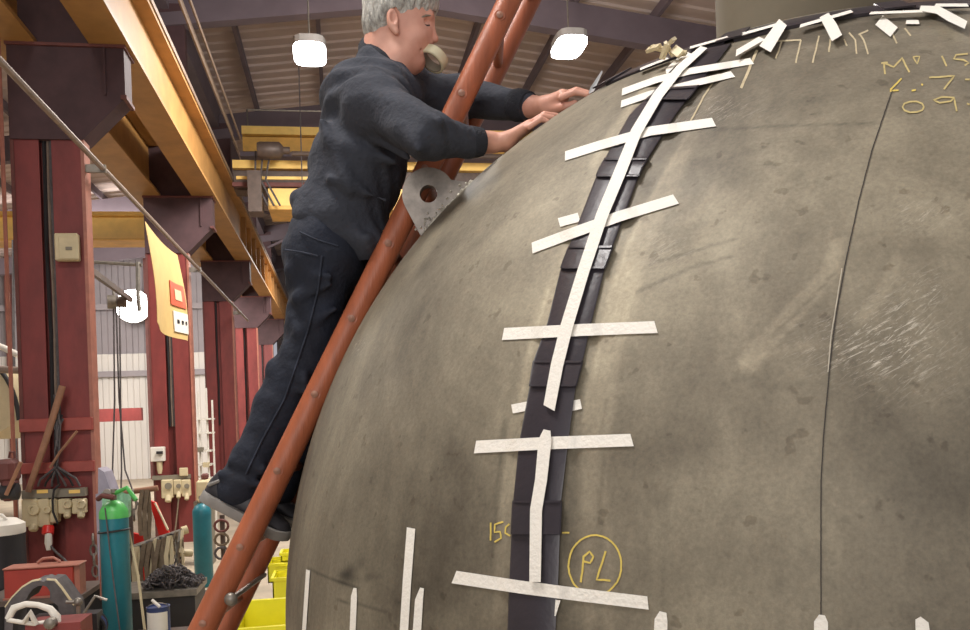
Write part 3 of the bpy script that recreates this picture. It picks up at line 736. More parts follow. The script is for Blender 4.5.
tape([(906, 22), (919, 22)], 4, 'tiny white tape tab below the crown ring', .003, 1)
tape([(920, 8, 5), (938, 10, 8), (950, 17, 9), (966, 25, 8)], 8, 'bent white tape over the crown ring at the right edge', .0142, 1)
tape([(736, 53), (762, 38)], 5.5, 'narrow slanting white tape beside the dark joint of the crown ring', .0142, 4)
tape([(640, 69), (668, 58)], 2.2, 'thin white tape edge along the far left end of the crown ring', .012, 1)
tape([(690, 47.5), (728, 37)], 2.2, 'thin white tape edge on the crown ring left of the nozzle', .012, 1)
tape([(742, 34), (778, 24)], 2.5, 'thin white tape edge on the crown ring under the nozzle', .012, 1)
tape([(800, 26), (852, 11)], 3, 'thin white tape lying lengthwise along the crown ring', .0140, 2)
tape([(870, 13), (922, 11)], 2.5, 'thin white tape lying lengthwise on the right part of the crown ring', .0140, 2)
tape([(935, 5), (968, 5)], 3, 'white tape end above the bent tape at the right edge', .0140, 2)
# crumpled wad on the outline
c = S(668, 55, .03)
t = MB()
for k in range(7):
    q = c + Vector((random.uniform(-.03, .03), random.uniform(-.03, .03), random.uniform(-.01, .035)))
    a = Vector((random.uniform(-1, 1), random.uniform(-1, 1), random.uniform(-1, 1))).normalized(); b = a.orthogonal().normalized(); n = a.cross(b)
    t.obox(q, a * .017, b * .010, n * .004)
tag(t.build('crumpled_tape_wad', M_CREAM, None), 'small crumpled cream wad of tape on the dome beside the crown ring', 'tape')

# ================================================================== LADDER
def rail_px(y): return 461.5 - .488 * (y - 98.8)
def rail_z(y): return 2.45 + (630 - y) / 630 * .10
def near_pt(y): return P(rail_px(y), y, rail_z(y))
DR = FW * .34
lad = thing('pole_ladder', near_pt(1000), 'orange-brown wooden pole ladder leaning against the dome', 'ladder')
lad.location.z = 0
top, bot = near_pt(-150), near_pt(630); dirn = (bot - top).normalized(); bot = top + dirn * ((top.z - .0) / -dirn.z)
for k, off in enumerate((Vector((0, 0, 0)), DR)):
    n = 24; pts = [top.lerp(bot, i / n) + off for i in range(n + 1)]
    rad = [(.0335 + .0085 * i / n) for i in range(n + 1)]
    mb = mk('tube', pts, rad, 20); mb.build('rail', M_LAD, lad, True)
ys = [21 - 75.3, 21, 98, 172, 246, 320, 394.5, 470, 545, 620] + [620 + 76 * k for k in range(1, 7)]
for y in ys:
    p = near_pt(y)
    if p.z < .1: continue
    r = mk('tube', [p - FW * .036, p + DR + FW * .036], .0165, 12).build('rung', M_LAD, lad, True)
    mk('lathe', [(0, 0), (.009, 0), (.0105, .004), (.004, .007), (0, .008)], p - FW * .038 , 12, -FW).build('peg_end', M_PEG, r, True)
p = near_pt(597) + RT * .045
mk('tube', [p - FW * .03, p + DR], .008, 8).build('tie_rod', M_STEEL, lad, True)
mk('lathe', [(.020, 0), (.017, .008), (.009, .013), (0, .014)], p - FW * .03, 14, -FW).build('rod_washer', M_STEEL, lad, True)

# ================================================================== PERSON (distance fields -> surface nets)
def LP(px, py, z): return np.array([(px - CX) / F_PX * z, -(py - CY) / F_PX * z, z])   # metres: right, up, depth
class Field:
    def __init__(s, xs, ys_, zs_):
        s.ax = [np.asarray(a, dtype=np.float32) for a in (xs, ys_, zs_)]
        s.D = np.full([len(a) for a in s.ax], .2, dtype=np.float32)
    def sl(s, lo, hi):
        r = []
        for a, l, h in zip(s.ax, lo, hi):
            i = int(np.searchsorted(a, l)); j = int(np.searchsorted(a, h)); r.append(slice(max(i - 1, 0), min(j + 1, len(a))))
        return tuple(r)
    def grid(s, sl): return [a[q].reshape([-1 if i == k else 1 for i in range(3)]) for k, (a, q) in enumerate(zip(s.ax, sl))]
    def put(s, sl, d, k, sub=False):
        A = s.D[sl]
        if sub:
            d = -d; h = np.maximum(k - np.abs(A - d), 0) / k; s.D[sl] = np.maximum(A, d) + h * h * k * .25
        else:
            h = np.maximum(k - np.abs(A - d), 0) / k; s.D[sl] = np.minimum(A, d) - h * h * k * .25
    def cap(s, a, b, ra, rb=None, k=.03, zs_=1.0, sub=False):
        rb = ra if rb is None else rb; m = max(ra, rb) * max(zs_, 1) + k + .03
        sl = s.sl(np.minimum(a, b) - m, np.maximum(a, b) + m); x, y, z = s.grid(sl); ab = b - a; L2 = float(ab @ ab) + 1e-9
        t = np.clip(((x - a[0]) * ab[0] + (y - a[1]) * ab[1] + (z - a[2]) * ab[2]) / L2, 0, 1)
        d = np.sqrt((x - a[0] - t * ab[0]) ** 2 + (y - a[1] - t * ab[1]) ** 2 + ((z - a[2] - t * ab[2]) / zs_) ** 2) - (ra + (rb - ra) * t)
        s.put(sl, d, k, sub)
    def ell(s, c, r, ang=0.0, k=.02, sub=False):
        r = np.array(r); m = r.max() + k + .02; sl = s.sl(c - m, c + m); x, y, z = s.grid(sl); x = x - c[0]; y = y - c[1]; z = z - c[2]
        ca, sa = math.cos(ang), math.sin(ang); X = x * ca + y * sa; Y = -x * sa + y * ca
        k0 = np.sqrt((X / r[0]) ** 2 + (Y / r[1]) ** 2 + (z / r[2]) ** 2) + 1e-6; k1 = np.sqrt((X / r[0] ** 2) ** 2 + (Y / r[1] ** 2) ** 2 + (z / r[2] ** 2) ** 2) + 1e-6
        s.put(sl, k0 * (k0 - 1) / k1, k, sub)
    def mesh(s, name, m, parent):
        D = s.D; ins = D < 0; n = np.array(D.shape)
        cnt = np.zeros(n - 1, dtype=np.int8)
        for i in (0, 1):
            for j in (0, 1):
                for k in (0, 1): cnt += ins[i:n[0] - 1 + i, j:n[1] - 1 + j, k:n[2] - 1 + k]
        act = (cnt > 0) & (cnt < 8); I, J, K = np.nonzero(act); idx = np.full(n - 1, -1, dtype=np.int32); idx[I, J, K] = np.arange(len(I))
        acc = np.zeros((len(I), 3)); num = np.zeros(len(I)); ax = s.ax
        cor = [(i, j, k) for i in (0, 1) for j in (0, 1) for k in (0, 1)]
        for a in cor:
            for d in range(3):
                if a[d] == 1: continue
                b = list(a); b[d] = 1
                da = D[I + a[0], J + a[1], K + a[2]]; db = D[I + b[0], J + b[1], K + b[2]]; mk_ = (da < 0) != (db < 0)
                t = np.where(mk_, da / (da - db + 1e-12), 0)
                pa = np.stack([ax[0][I + a[0]], ax[1][J + a[1]], ax[2][K + a[2]]], 1); pb = np.stack([ax[0][I + b[0]], ax[1][J + b[1]], ax[2][K + b[2]]], 1)
                acc += (pa + (pb - pa) * t[:, None]) * mk_[:, None]; num += mk_
        V = acc / num[:, None]; Fs = []
        for d in range(3):
            e, g = [q for q in range(3) if q != d]
            sa = [slice(1, -1)] * 3; sb = [slice(1, -1)] * 3; sa[d] = slice(0, n[d] - 1); sb[d] = slice(1, n[d])
            A = ins[tuple(sa)]; Bn = ins[tuple(sb)]; ii = np.nonzero(A != Bn); fl_ = A[ii]
            base = [ii[q] + (0 if q == d else 1) for q in range(3)]
            def at(oe, og):
                q = [base[0].copy(), base[1].copy(), base[2].copy()]; q[e] -= oe; q[g] -= og; return idx[q[0], q[1], q[2]]
            Q = np.stack([at(0, 0), at(1, 0), at(1, 1), at(0, 1)], 1)
            flip = fl_ if d != 1 else ~fl_
            Q[flip] = Q[flip][:, ::-1]; Fs.append(Q)
        Fq = np.concatenate(Fs)
        # relax once along the surface
        W = np.array(EYE) + V[:, :1] * np.array(RT) + V[:, 1:2] * np.array(UP) + V[:, 2:3] * np.array(FW)
        return np_mesh(name, W, Fq, m, parent), V
def wob(F, sl, f): pass
foot = P(246, 533, 2.6)
man = thing('person', foot, 'grey-haired man in navy jumper and jeans on the ladder, hands on the dome', 'person')
ZH = 2.58; pm = 1 / 329.4
# joints
SHR, ELR, WRR = LP(374, 104, 2.42), LP(427, 134, 2.26), LP(490, 142.5, 2.385)
SHL, ELL_, WRL = LP(408, 92, 2.77), LP(460, 98, 2.79), LP(533, 107, 2.60)
HPR, KNR, ANR = LP(327, 240, 2.56), LP(305, 360, 2.60), LP(240, 484, 2.61)
HPL, KNL, ANL = LP(337, 240, 2.70), LP(336, 352, 2.74), LP(278, 484, 2.73)
def ax_(*seg):
    out = []
    for a, b, st in seg: out += list(np.arange(a, b, st))
    return out
def build_body():
    F = Field(ax_((-.92, -.40, .009), (-.40, .37, .0034)), ax_((-.42, .78, .009), (.78, 1.36, .0034)), ax_((2.22, 2.32, .0045), (2.32, 2.72, .0034), (2.72, 2.92, .008)))
    H = lambda x, y, z=ZH: LP(x, y, ZH - abs(z - ZH)) * np.array([1, 1, 0]) + np.array([0, 0, z])
    # hidden core: trunk and limbs under the clothes
    F.cap(LP(382, 92, 2.6), LP(335, 235, 2.62), .085, .09, zs_=1.2)
    F.cap(SHR, ELR, .04, .035); F.cap(ELR, WRR, .034, .026)
    F.cap(SHL, ELL_, .04, .036); F.cap(ELL_, WRL, .036, .030)
    for a, b, c in ((HPR, KNR, ANR), (HPL, KNL, ANL)): F.cap(a, b, .06, .05); F.cap(b, c, .048, .035)
    F.cap(ANR, LP(262, 522, 2.61), .03, .025); F.cap(ANL, LP(285, 522, 2.73), .03, .025)
    # neck
    F.cap(H(386, 40), H(374, 82, 2.60), .064, .072, k=.03)
    F.cap(H(400, 52), H(389, 76), .048, .05, k=.03)
    # skull and face
    F.ell(H(400, 3), (.103, .088, .078), -.15, k=.02)
    F.ell(H(392, 18), (.070, .075, .072), 0, k=.02)
    F.ell(H(413, 30), (.062, .098, .062), .10, k=.025)       # face block
    F.ell(H(405, 50), (.052, .050, .056), .5, k=.03)           # cheeks and jaw
    F.cap(H(400, 60, 2.55), H(400, 60, 2.61), .036, k=.04)      # soft throat
    F.ell(H(416, 65), (.026, .021, .030), .3, k=.02)           # chin
    F.cap(H(430, 14.5, 2.55), H(430, 14.5, 2.61), .011, k=.016) # brow
    F.cap(H(430, 20), H(434.5, 37), .006, .0090, k=.013)        # nose bridge
    F.ell(H(435.5, 39.5), (.0085, .0085, .0085), 0, k=.01)
    F.ell(H(430.5, 42, 2.568), (.009, .0065, .007), 0, k=.006)
    F.ell(H(430.5, 42, 2.592), (.009, .0065, .007), 0, k=.006)
    F.ell(H(418, 36, 2.535), (.020, .016, .012), .2, k=.02)       # cheek bones
    F.ell(H(418, 36, 2.625), (.020, .016, .012), .2, k=.02)
    F.ell(H(427, 23, 2.545), (.012, .009, .010), 0, k=.012, sub=True)
    F.ell(H(427, 23, 2.615), (.012, .009, .010), 0, k=.012, sub=True)
    F.ell(H(425.5, 24.5, 2.5515), (.0115, .0085, .010), 0, k=.003)
    F.ell(H(425.5, 24.5, 2.6085), (.0115, .0085, .010), 0, k=.003)
    F.cap(H(421, 26.6, 2.544), H(429, 26.4, 2.548), .0028, k=.004)     # lower lids
    F.cap(H(417, 41, 2.545), H(420, 50, 2.548), .003, k=.010, sub=True)  # cheek crease
    F.cap(H(426.5, 47.5, 2.567), H(426.5, 47.5, 2.593), .0065, k=.008)    # upper lip
    F.cap(H(420.5, 61, 2.565), H(420.5, 61, 2.595), .0075, k=.008)    # lower lip
    F.ell(H(427, 54.5), (.020, .0125, .024), -.3, k=.008, sub=True)      # open mouth
    # ear near side and far side
    for ze, sg in ((ZH - .074, -1), (ZH + .074, 1)):
        F.ell(H(392.5, 20, ze), (.0175, .036, .011), .12, k=.006)
        F.ell(H(393.5, 17, ze + sg * .009), (.0095, .019, .008), .12, k=.004, sub=True)
        F.ell(H(396, 31, ze), (.009, .012, .008), .2, k=.006)
    # near (right) hand: flat on the dome, little finger nearest
    Q = lambda x, y, z: LP(x, y, z)
    F.cap(LP(484, 142.5, 2.385), LP(506, 142.5, 2.395), .0265, .0235, k=.02, zs_=1.15)
    F.cap(LP(506, 141, 2.395), LP(529, 126, 2.40), .020, .0155, k=.02, zs_=1.9)
    tips = [((529, 127, 2.365), (541, 119, 2.362), (548, 121.5, 2.363), .0080), ((530, 124.5, 2.385), (543, 116.5, 2.385), (553, 117.5, 2.386), .0086),
            ((530.5, 123.5, 2.407), (545, 114.5, 2.408), (557, 115.5, 2.409), .0088), ((530, 123.5, 2.429), (544, 114.5, 2.431), (556, 115.2, 2.432), .0086)]
    for a, b, c, r in tips: F.cap(Q(*a), Q(*b), r * 1.08, r, k=.008); F.cap(Q(*b), Q(*c), r, r * .82, k=.004)
    F.cap(Q(512, 137, 2.425), Q(526, 128, 2.452), .013, .010, k=.012); F.cap(Q(526, 128, 2.452), Q(536, 121, 2.455), .0098, .008, k=.004)
    # far (left) hand: working over the horizon of the dome
    F.cap(LP(526, 107, 2.61), LP(545, 106, 2.56), .031, .026, k=.02, zs_=1.05)
    F.cap(LP(545, 106, 2.56), LP(562, 97, 2.52), .026, .021, k=.02, zs_=1.5)
    F.cap(LP(548, 110, 2.545), LP(566, 106.5, 2.50), .016, .0115, k=.012); F.cap(LP(566, 106.5, 2.50), LP(575, 103, 2.49), .0112, .009, k=.004)
    for i, (zz, dy, ln) in enumerate(((2.485, 1.5, 0), (2.508, 0, 3), (2.531, -.5, 3), (2.553, 0, 1))):
        a = LP(561, 96 + dy, zz); b = LP(575 + ln * .5, 90.5 + dy, zz - .004); c = LP(587 + ln * .7, 93.5 + dy, zz - .008)
        F.cap(a, b, .0098, .0092, k=.008); F.cap(b, c, .0092, .0078, k=.004)
    o, V = F.mesh('body', M_SKIN, man)
    return o
build_body()
def fold_noise(F, amp, fn):
    x, y, z = F.grid(tuple(slice(None) for _ in range(3))); F.D += (amp * fn(x, y, z)).astype(np.float32)
def build_sweater():
    F = Field(ax_((-.62, .19, .0052)), ax_((.46, 1.20, .0052)), ax_((2.12, 2.98, .0058)))
    F.cap(LP(381, 106, 2.60), LP(358, 165, 2.61), .118, .132, k=.06, zs_=1.32)
    F.cap(LP(358, 165, 2.61), LP(343, 222, 2.61), .132, .134, k=.05, zs_=1.22)
    F.ell(LP(354, 102, 2.60), (.095, .10, .17), -.5, k=.06)
    F.cap(LP(378, 84, 2.50), LP(392, 82, 2.70), .062, .062, k=.05)
    F.cap(SHR, SHL, .078, .078, k=.06)
    F.cap(LP(369, 62, 2.56), LP(369, 62, 2.62), .040, k=.05)
    F.cap(SHR, ELR, .078, .062, k=.05); F.cap(ELR, LP(469, 142, 2.34), .057, .039, k=.03)
    F.cap(SHL, ELL_, .080, .070, k=.05); F.cap(ELL_, LP(526, 106, 2.615), .066, .043, k=.03)
    F.cap(LP(300, 203, 2.60), LP(335, 212, 2.60), .030, .05, k=.03, zs_=2.3)        # rucked hem
    F.cap(LP(303, 218, 2.60), LP(372, 246, 2.60), .028, .05, k=.03, zs_=2.6)
    F.cap(LP(350, 230, 2.6), LP(368, 246, 2.6), .09, .07, k=.03, zs_=1.5)
    # folds at the armpit and along the sleeve
    for a, b, r in ((LP(395, 110, 2.33), LP(418, 150, 2.20), .010), (LP(405, 104, 2.32), LP(440, 122, 2.19), .008), (LP(376, 140, 2.42), LP(408, 158, 2.36), .010),
                    (LP(345, 150, 2.45), LP(395, 162, 2.46), .010), (LP(330, 180, 2.44), LP(385, 200, 2.47), .010), (LP(322, 122, 2.45), LP(350, 190, 2.44), .007)):
        F.cap(a, b, r, r * .6, k=.035, zs_=1.6)
    # hollow where head and hands come out
    F.cap(LP(398, 40, 2.58), LP(384, 72, 2.595), .070, .060, k=.01, sub=True)
    fold_noise(F, .0052, lambda x, y, z: np.sin(34 * (x * .8 + y * .7) + 9 * np.sin(7 * y + 5 * z)) * np.sin(11 * x - 13 * y + 6 * z + 1.0) + .6 * np.sin(60 * (x * .3 + y) + 8 * np.sin(9 * x + 6 * z)) * np.sin(14 * z + 8 * x))
    F.mesh('jumper', M_KNIT, man)
build_sweater()
def band(name, a, b, ra, rb, m, n=24, th=.004, bulge=.003, zs_=1.0):
    """ribbed cuff or collar: a short ring of cloth around an axis"""
    a = Vector(P0(a)); b = Vector(P0(b)); ax = (b - a).normalized(); L_ = (b - a).length
    mb = MB(); mb.lathe([(ra - .006, 0), (ra, .001), (ra + bulge, L_ * .3), (rb + bulge, L_ * .7), (rb, L_ - .001), (rb - .008, L_), (rb - .010, L_ * .6)], a, n, ax, False)
    return mb.build(name, m, man, True)
def P0(v): return EYE + RT * float(v[0]) + UP * float(v[1]) + FW * float(v[2])
band('cuff', LP(466, 142, 2.340), LP(482, 142.2, 2.362), .0405, .038, M_RIB)
band('cuff', LP(514, 104.7, 2.64), LP(529, 106.6, 2.60), .047, .0445, M_RIB)
# collar, following the base of the neck from the nape to the throat
def collar():
    mb = MB(); n = 40; v = []; f = []
    for i in range(n):
        a = 2 * math.pi * i / n; ca, sa = math.cos(a), math.sin(a)
        bx = 383 + 21 * ca; by = 60 + 15.5 * ca * 1.0; zz = 2.59 + .078 * sa
        by += 3 * (1 - abs(sa)) * 0
        for (dr, dy) in ((2.0, 8), (3.2, 2), (1.2, -6), (-1.2, -8), (-2.5, -5), (-1.5, 5)):
            v.append(P(bx + dr * ca + dy * -.25, by + dy + dr * .6 * ca, zz + dr * .0028 * sa))
    k = 6
    for i in range(n):
        for j in range(k - 1):
            a = i * k + j; b = ((i + 1) % n) * k + j; f.append((a, a + 1, b + 1, b))
    mb.add(v, f); mb.build('collar', M_RIB, man, True)
collar()
def build_jeans():
    F = Field(ax_((-.82, -.28, .0055)), ax_((-.28, .64, .0055)), ax_((2.36, 2.92, .0055)))
    F.cap(LP(336, 226, 2.63), LP(330, 250, 2.63), .118, .125, k=.05, zs_=1.35)
    F.ell(LP(318, 262, 2.63), (.10, .12, .16), 0, k=.05)
    for a, b, c, d in ((HPR, KNR, ANR, 1), (HPL, KNL, ANL, 0)):
        F.cap(a + np.array([0, -.03, 0]), b, .096, .074, k=.04); F.cap(b, c, .073, .062, k=.03)
        F.cap(b + (c - b) * .1 + np.array([-.02, 0, 0]), b + (c - b) * .45 + np.array([-.008, 0, 0]), .062, .062, k=.03)
        F.cap(c, c + (c - b) * .03, .066, .066, k=.01)
    for y0, r in ((366, .015), (374, .013), (384, .010)):
        F.cap(LP(274 - (y0 - 366) * .3, y0, 2.58), LP(306, y0 + 8, 2.53), r, r * .7, k=.025, zs_=1.4)
    for q in ((LP(222, 474, 2.56), LP(258, 484, 2.55)), (LP(232, 462, 2.56), LP(262, 470, 2.55))): F.cap(*q, .009, .009, k=.025)
    for q in ((LP(296, 300, 2.50), LP(330, 285, 2.47)), (LP(300, 330, 2.52), LP(335, 310, 2.5)), (LP(290, 268, 2.52), LP(330, 276, 2.46))): F.cap(*q, .009, .005, k=.03)
    fold_noise(F, .0040, lambda x, y, z: np.sin(30 * (x * .9 - y * .5) + 8 * np.sin(9 * y + 5 * z)) * np.sin(12 * x + 15 * y + 6 * z) + .6 * np.sin(52 * (x * .2 + y) + 7 * np.sin(11 * x)) * np.sin(16 * z + 9 * y))
    jo, _ = F.mesh('jeans', M_JEAN, man)
    # sewn seams and pocket edge on the near side
    def onj(px, py):
        # nearest depth of the cloth along this direction
        zq = 2.40
        while zq < 2.85:
            p = LP(px, py, zq); i = [int(np.clip(np.searchsorted(a, q), 0, len(a) - 1)) for a, q in zip(F.ax, p)]
            if F.D[i[0], i[1], i[2]] < .001: return P(px, py, zq - .004)
            zq += .003
        return P(px, py, 2.53)
    mk('tube', [onj(x, y) for x, y in densify([(322, 256), (318, 290), (308, 330), (296, 366), (284, 400), (262, 440), (246, 474)], 6)], .0035, 5).build('side_seam', M_SEAMJ, jo, True)
    mk('tube', [onj(x, y) for x, y in densify([(300, 232), (318, 240), (338, 246)], 5)], .003, 5).build('pocket_edge', M_SEAMJ, jo, True)
    mk('tube', [onj(x, y) for x, y in densify([(285, 250), (300, 252), (318, 256)], 5)], .003, 5).build('pocket_edge', M_SEAMJ, jo, True)
build_jeans()
def build_hair():
    F = Field(ax_((-.44, -.12, .0030)), ax_((1.05, 1.42, .0030)), ax_((2.44, 2.72, .0032)))
    H = lambda x, y, z=ZH: LP(x, y, ZH - abs(z - ZH)) * np.array([1, 1, 0]) + np.array([0, 0, z])
    F.ell(H(400, 1), (.112, .098, .087), -.15, k=.02)
    F.ell(H(389, 16), (.078, .080, .081), 0, k=.02)
    F.ell(H(379, 30), (.045, .050, .068), 0, k=.03)
    F.cap(H(424, -3, 2.55), H(426, 0, 2.60), .027, .027, k=.03)
    x, y, z = F.grid(tuple(slice(None) for _ in range(3)))
    zn = ZH - np.abs(z - ZH); px = CX + F_PX * x / zn; py = CY - F_PX * y / zn        # head-side coordinates at the head's own plane
    hl = np.interp(px.ravel(), [350, 364, 376, 384, 387, 389, 396, 400, 403, 408, 412, 420, 430, 438, 444], [43, 42, 40, 36, 28, 10, 6, 14, 28, 26, 18, 14, 11, 11, 12]).reshape(px.shape)
    cut = (py - hl) / F_PX * ZH
    cut = cut + .012 * ((np.abs(z - ZH) < .055) & (px > 405)) * 0
    F.D = np.maximum(F.D, cut.astype(np.float32) * .8)
    F.D += (.0022 * np.sin(150 * (z + .3 * x) + 6 * np.sin(30 * x)) * np.sin(40 * y + 30 * x) + .0022 * np.sin(95 * x + 50 * y + 5 * np.sin(60 * z)) * np.sin(70 * z)).astype(np.float32)
    F.mesh('hair', M_HAIR, man)
build_hair()
# eyes, brow
for sg in (-1, 1):
    pts = []
    for x, y, d in ((423.5, 24.2, .0375), (426.5, 25.4, .0385), (430, 25.2, .0345)):
        q = LP(x, y, ZH - d); q[2] = ZH + sg * d; pts.append(P0(q))
    mk('tube', pts, [.0012, .0026, .0016], 8).build('eye', M_IRIS, man, True)
mk('tube', [P0(LP(x, y, q)) for x, y, q in ((420, 18, 2.527), (426, 15.5, 2.533), (431, 15.5, 2.543))], [.0022, .0032, .002], 6).build('eyebrow', M_GREY, man, True)
# shoes
def shoe(heel, toe, zc_, sc=1.0):
    h = LP(heel[0], heel[1], zc_); t_ = LP(toe[0], toe[1], zc_); d = t_ - h; Ls = np.linalg.norm(d); d /= Ls; u = np.array([-d[1], d[0], 0]); w = np.array([0, 0, 1.0])
    if u[1] < 0: u = -u
    W3 = lambda p: P0(p)
    prof = []
    n = 26; m = 18; v = []; f = []
    for i in range(n + 1):
        s_ = i / n
        wd = np.interp(s_, [0, .04, .12, .3, .5, .72, .88, .96, 1], [.008, .026, .034, .033, .036, .047, .042, .026, .006]) * sc
        ht = np.interp(s_, [0, .04, .12, .28, .42, .6, .8, .93, 1], [.045, .082, .092, .092, .078, .058, .046, .034, .012]) * sc
        for j in range(m):
            a = 2 * math.pi * j / m; ca, sa = math.cos(a), math.sin(a)
            hh = ht * (.5 + .5 * np.sign(sa) * abs(sa) ** .8)
            ww = wd * np.sign(ca) * abs(ca) ** .7 * (1 - .32 * (hh / ht))
            v.append(W3(h + d * (s_ * Ls) + u * (hh + .012) + w * ww))
    for i in range(n):
        for j in range(m): a = i * m + j; b = i * m + (j + 1) % m; f.append((a, b, b + m, a + m))
    f.append(tuple(range(m - 1, -1, -1))); f.append(tuple(range(n * m, n * m + m)))
    mb = MB(); mb.add(v, f); so = mb.build('shoe', M_SHOE, man, True)
    v = []; f = []; mb = MB()
    for i in range(n + 1):
        s_ = i / n; wd = (np.interp(s_, [0, .04, .12, .3, .5, .72, .88, .96, 1], [.01, .028, .037, .036, .039, .050, .045, .030, .008]) + .001) * sc
        lift = .012 * max(0, (s_ - .8) / .2) ** 2
        for (hh, q) in ((-.010, .95), (.003, 1.05), (.019, 1.02), (.022, .9)):
            v.append(W3(h + d * (s_ * Ls * 1.01 - .002) + u * (hh + lift) + w * wd * q))
        for (hh, q) in ((.022, .9), (.019, 1.02), (.003, 1.05), (-.010, .95)):
            v.append(W3(h + d * (s_ * Ls * 1.01 - .002) + u * (hh + lift) - w * wd * q))
    k = 8
    for i in range(n):
        for j in range(k): a = i * k + j; b = i * k + (j + 1) % k; f.append((a, b, b + k, a + k))
    f.append(tuple(range(k - 1, -1, -1))); f.append(tuple(range(n * k, n * k + k)))
    mb.add(v, f); mb.build('sole', M_SOLE, so, True)
    for q in (.42, .50, .58, .66):
        ht = np.interp(q, [.28, .42, .6, .8], [.092, .078, .058, .046]) * sc + .012
        mk('tube', [W3(h + d * (q * Ls) + u * (ht - .010) - w * .026), W3(h + d * (q * Ls + .006) + u * (ht + .003)), W3(h + d * (q * Ls) + u * (ht - .010) + w * .026)], .003, 6).build('lace', M_SOLE, so, True)
    for zq in (-.03, .03):
        mk('tube', [W3(h + d * (.30 * Ls) + u * .085 + w * zq), W3(h + d * (.12 * Ls) + u * .075 + w * zq * 1.1), W3(h + d * (.03 * Ls) + u * .045 + w * zq)], .006, 6).build('heel_trim', M_SOLE, so, True)
shoe((202, 496), (288, 541), 2.60, 1.05)
shoe((228, 496), (302, 528), 2.735, 1.05)
# tape roll in the mouth (separate thing) and the blade in the far hand
def tape_roll():
    c = P0(LP(433.5, 59, ZH)); a = (RT * -.50 - UP * .82 - FW * .30).normalized(); th = .030; R0, R1 = .043, .036
    t = thing('tape_roll', c, 'small cream roll of masking tape held between the man\'s teeth', 'tape roll')
    mk('lathe', [(R1, -th / 2), (R0 - .001, -th / 2), (R0, -th / 2 + .001), (R0, th / 2 - .001), (R0 - .001, th / 2), (R1, th / 2), (R1, -th / 2)], c, 40, a, False).build('tape_winding', M_TAPEC, t, True)
    mk('lathe', [(R1 - .003, -th / 2), (R1, -th / 2), (R1, th / 2), (R1 - .003, th / 2), (R1 - .003, -th / 2)], c, 40, a, False).build('core', M_GREY, t, True)
tape_roll()
b1, b2, b3 = P(588, 94.5, 2.49), P(602, 70, 2.50), P(595, 91, 2.49)
mb = MB(); mb.prism([b1, P(590, 88, 2.49), b2, P(602.5, 72, 2.50), P(594, 91, 2.49)], FW * .002)
tag(mb.build('scraper_blade', M_BLADE, None), 'thin pale pointed blade held upright in the far hand above the dome', 'blade')

# ================================================================== FITTINGS ON THE COLUMNS
def vbox(px0, py0, px1, py1, Y, d, bev=.0):
    a = B(px0, py1, Y); b = B(px1, py0, Y); m = MB(); m.box((a.x, Y - d, a.z), (b.x, Y, b.z), bev); return m
t = thing('switch_box', B(69, 262, 9.3), 'square cream switch box high on the nearest red column', 'switch box')
vbox(58, 235, 80, 262, 9.3, .10, .01).build('box', M_CREAM, t)
vbox(59.5, 237, 78.5, 259, 9.2, .012, .004).build('lid', M_CREAM, t)
vbox(66, 247, 72, 250, 9.188, .015).build('rocker', M_GREY, t)
t = thing('socket_panel', B(58, 525, 9.2), 'panel of four beige industrial sockets with a red plug on the nearest column', 'socket panel')
vbox(26, 487, 88, 498, 9.26, .12).build('trunking', M_GREY, t)
for (a, b) in ((37, 48), (69, 80)): vbox(a, 489.5, b, 493.5, 9.14, .006).build('warning_label', M_YELB, t)
for (x0, x1, y1) in ((26, 42, 526), (42, 53, 526), (53.5, 61, 522), (61.5, 74, 513), (75, 88, 513)):
    o = vbox(x0 + .3, 497.5, x1 - .3, y1, 9.25, .12, .012).build('socket', M_CREAM, t)
    cx_, cy_ = (x0 + x1) / 2, 497.5 + (y1 - 497.5) * .42; r = (x1 - x0) * .36 / F_PX * 9.0
    if x1 - x0 > 8:
        mk('lathe', [(0, 0), (r, 0), (r, .015), (r * .85, .03), (r * .5, .03), (r * .45, .015), (0, .015)], B(cx_, cy_, 9.13), 16, (0, -1, 0)).build('dial', M_CREAM, o, True)
        mk('lathe', [(0, 0), (r * .7, 0), (r * .75, .05), (r * .6, .07), (0, .07)], B(cx_, y1 - 2, 9.17), 12, (0, -.5, -1)).build('cover', M_CREAM, o, True)
pl = mk('lathe', [(0, 0), (.05, 0), (.055, .02), (.055, .08), (.04, .09), (0, .09)], B(48.5, 526, 9.1), 14, (0, -.4, -1)).build('plug', M_SIGNR, t, True)
mk('lathe', [(0, 0), (.032, 0), (.036, .10), (.02, .17), (0, .17)], B(48.5, 533, 9.06), 12, (0.0, -.1, -1)).build('plug_body', M_WHITE, pl, True)
mk('tube', [B(50, 545, 9.05), B(56, 552, 9.0), B(63, 558, 9.0), B(68, 563, 8.9)], .012, 6).build('plug_cable', M_CABLE, pl, True)
mk('tube', [B(60, 484, 9.1), B(54, 490, 9.05), B(52.5, 500, 9.04), B(53, 512, 9.03), B(58, 524, 9.05)], .012, 6).build('hanging_cable', M_DARK, t, True)
def poly_tube(name, pts, r, m, label=None, cat=None, n=8, parent=None):
    mb = mk('tube', pts, r, n); o = mb.build(name, m, parent, True)
    if label: tag(o, label, cat)
    return o
poly_tube('wooden_stick', [B(62.5, 386, 9.15), B(46, 440, 9.1), B(28, 492, 9.05)], [.035, .035, .03], M_WOOD, 'long brown wooden stick leaning across the nearest red column', 'stick', 8)
poly_tube('steel_rod', [B(77, 431, 9.15), B(60, 452, 9.12), B(50, 468, 9.1)], .014, M_WOOD, 'short thin brown rod crossing behind the leaning stick', 'rod', 6)
t = thing('cable_bundle', B(58, 486, 9.15), 'tangle of black cables gathered in the recess of the nearest column', 'cables')
